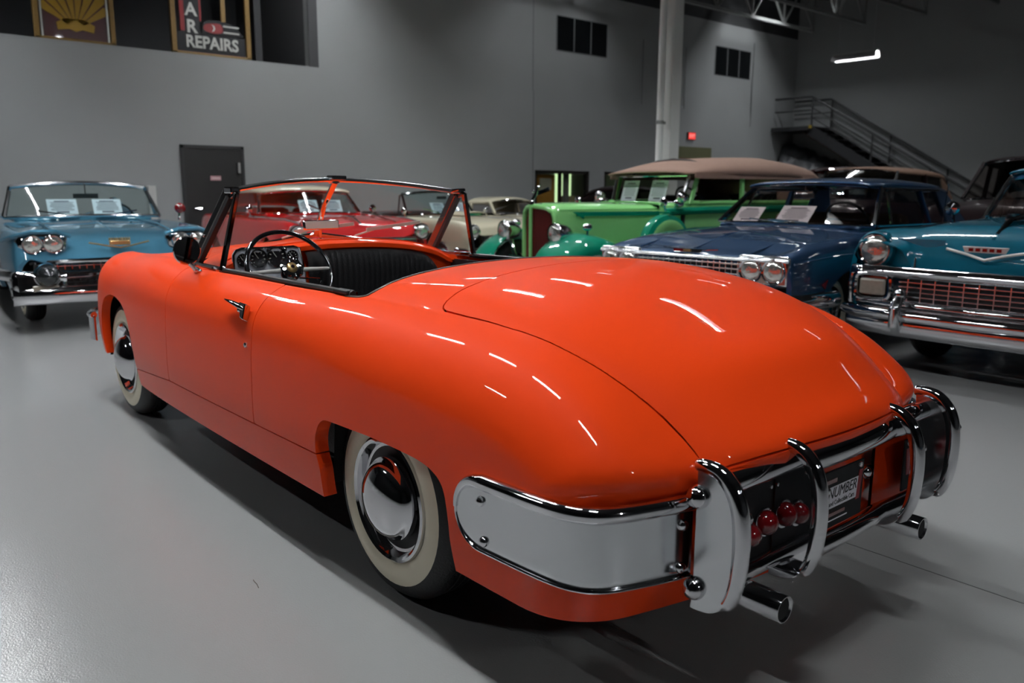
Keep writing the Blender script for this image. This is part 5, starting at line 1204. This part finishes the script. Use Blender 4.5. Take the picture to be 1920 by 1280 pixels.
for z, r, xo in ((.515, .030, .06), (.445, .052, .13)):
    obj('bumper_bar', strip([(xo - .38, 1.0, z), (xo - .12, .97, z), (xo - .04, .82, z), (xo, .45, z), (xo + .02, 0, z), (xo, -.45, z), (xo - .04, -.82, z), (xo - .12, -.97, z), (xo - .38, -1.0, z)], r, 12), M['chrome'], te)
obj('lower_bumper', MB().grid([[(.135 + .045 * math.sin(a) - .10 * abs(t) ** 4 - .04 * t * t, .99 * t, .375 - .075 * math.cos(a)) for a in np.linspace(0, math.pi, 8)] for t in np.linspace(1, -1, 27)]), M['chrome'], te, solid=.012)
obj('bumper_lip', strip([(.075 - .10 * abs(t) ** 4 - .04 * t * t + .05, .985 * t, .302) for t in np.linspace(1, -1, 23)], .014, 8), M['satin'], te)
roof_shell(te, [(-1.98, .62, 1.50, 1.545), (-2.2, .68, 1.49, 1.585), (-2.8, .70, 1.48, 1.60), (-3.4, .67, 1.45, 1.54), (-3.9, .62, 1.10, 1.14)], M['teal'])
top = arc3(-1.98, .18, .665, 1.53, .06); base = [(-1.48 - .50 * abs(t) ** 3, .80 * t, 1.15 - .05 * t * t) for t in np.linspace(1, -1, 15)]
screen(te, top, base, 'chrome', 'dark_glass', .026)
for s in (1, -1): obj('wiper', strip([(-1.45, s * .1 + .25, 1.165), (-1.50, s * .1 - .15, 1.185)], .008, 6), M['chrome'], te)
obj('cowl_vent', MB().box((-1.36, 0, 1.148), (.10, .70, .012)), M['chrome'], te, smooth=False, bevel=.004)
steer(te, (-2.2, .36, 1.12)); obj('seat', MB().box((-2.85, 0, .90), (.24, 1.3, .60), Matrix.Rotation(.15, 3, 'Y')), M['brown'], te, bevel=.08)
obj('dash_top', MB().box((-1.88, 0, 1.10), (.30, 1.36, .06)), M['teal'], te, bevel=.02)

M['oxblood'] = mat('dark_oxblood_paint', rgb(84, 14, 14), .45, spec=.1, coat=1., noise=.05)
# ---------------------------------------------------------------- plainer cars glimpsed behind
def plain(name, label, loc, rz, L, W, belt, roof_z, paint, roofm, hood_len=1.5, roof0=1.9, roof1=3.9, glassm='dark_glass', whl=.35):
    r = thing(name, label, 'car', (*loc, 0), math.radians(rz))
    xs = [-L, -L + .2, -L * .8, -L * .55, -roof0 + .2, -hood_len * .6, -.4, -.12, 0]
    sec = body_sections(xs, pch([-L, -L + .3, -L * .5, -1, -.3, 0], [W * .85, W * .97, W, W, W * .96, W * .88]), .34, pch([-L, -L + .25, -L * .7, -roof0 + .3, -1, -.3, 0], [.7, belt * .92, belt * .99, belt, belt * .985, belt * .93, .72]),
                        pch([-L, -L + .25, -L * .6, -1, -.3, 0], [.7, belt * .9, belt * .94, belt * .95, belt * .92, .75]))
    P = shell(sec, 50, 28, (arch(-.9, .39), arch(-L + 1.15, .39)), (belt * .85, [(-roof0 + .15, -.2), (-roof0 + .1, W * .68), (-roof1 + .2, W * .72), (-roof1, -.2)]))
    (P + P.mirrored()).build('body_shell', M[paint], r, arch_lip)
    interior(r, -roof1, -roof0 + .18, W * .74, .35, belt * .95); car_wheels(r, (-.9, -L + 1.15), W * .80, R=whl)
    d = roof_z - belt
    rf = roof_shell(r, [(-roof0 - d * .9, W * .64, roof_z - .11, roof_z - .06), (-roof0 - d * 1.4, W * .73, roof_z - .13, roof_z - .01), ((-roof0 - roof1) / 2 - .3, W * .76, roof_z - .15, roof_z), (-roof1 + .2, W * .74, roof_z - .19, roof_z - .05), (-roof1 - .25, W * .68, belt + .05, belt + .16)], M[roofm])
    for s in (1, -1):
        obj('a_pillar', MB().beam((-roof0 - .05, s * W * .80, belt), (-roof0 - d * 1.0, s * W * .68, roof_z - .10), .045, .05), M[roofm if paint == roofm else 'chrome'], r, smooth=False, bevel=.01)
        obj('b_pillar', MB().beam(((-roof0 - roof1) / 2 - .2, s * W * .81, belt), ((-roof0 - roof1) / 2 - .2, s * W * .745, roof_z - .13), .05, .06), M[paint], r, smooth=False)
        obj('side_window', MB().add([(-roof0 - .1, s * W * .80, belt), (-roof1 + .3, s * W * .82, belt), (-roof1 + .4, s * W * .745, roof_z - .16), (-roof0 - d * 1.1, s * W * .70, roof_z - .12)], [(0, 1, 2, 3)]), M[glassm], r, smooth=False)
        obj('c_pillar', MB().prism([(-roof1 + .35, s * W * .83, belt - .02), (-roof1 - .3, s * W * .80, belt - .02), (-roof1 - .15, s * W * .70, roof_z - .3), (-roof1 + .42, s * W * .745, roof_z - .14)], (0, -s * .04, 0)), M[roofm], r, smooth=False, bevel=.01)
        lamp(r, (-.06, s * W * .78, .74), .085)
    top = arc3(-roof0 - d * .85, .10, W * .66, roof_z - .06, .05); base = arc3(-roof0 + .1, .12, W * .78, belt + .01, .02)
    screen(r, top, base, 'chrome', glassm, .018)
    obj('front_bumper', strip([(-.25, W, .48), (.06, W * .82, .48), (.12, 0, .48), (.06, -W * .82, .48), (-.25, -W, .48)], .065, 10), M['chrome'], r)
    obj('grille', MB().box((.0, 0, .62), (.05, W * 1.1, .16)), M['satin'], r, smooth=False, bevel=.02)
    return r
plain('sedan', 'maroon car with a long brown canvas top, behind the navy sedan', (4.75, -9.75), 96, 5.2, .90, 1.22, 1.78, 'maroon', 'brown', roof0=1.7, roof1=4.8, glassm='tint_glass')
plain('sedan', 'tall rounded black-maroon sedan behind the teal sedan at the right edge', (1.95, -9.35), 97, 4.6, .88, 1.25, 1.88, 'maroon', 'maroon', roof0=1.6, roof1=3.8)
plain('coupe', 'low car with a white top and dark windows between the cream and green cars', (8.9, -9.1), 181, 4.4, .84, .88, 1.21, 'cream', 'cream', roof0=1.8, roof1=3.1)
plain('sedan', 'black car beyond the green touring car, only its roof and rear showing', (8.8, -13.2), 181, 4.6, .88, 1.0, 1.46, 'maroon', 'maroon', roof0=1.8, roof1=3.5)
plain('sedan', 'dark red tall car far back below the staircase, only its roof showing', (8.3, -15.3), 95, 4.5, .86, 1.3, 1.95, 'oxblood', 'oxblood', roof0=1.4, roof1=3.4)
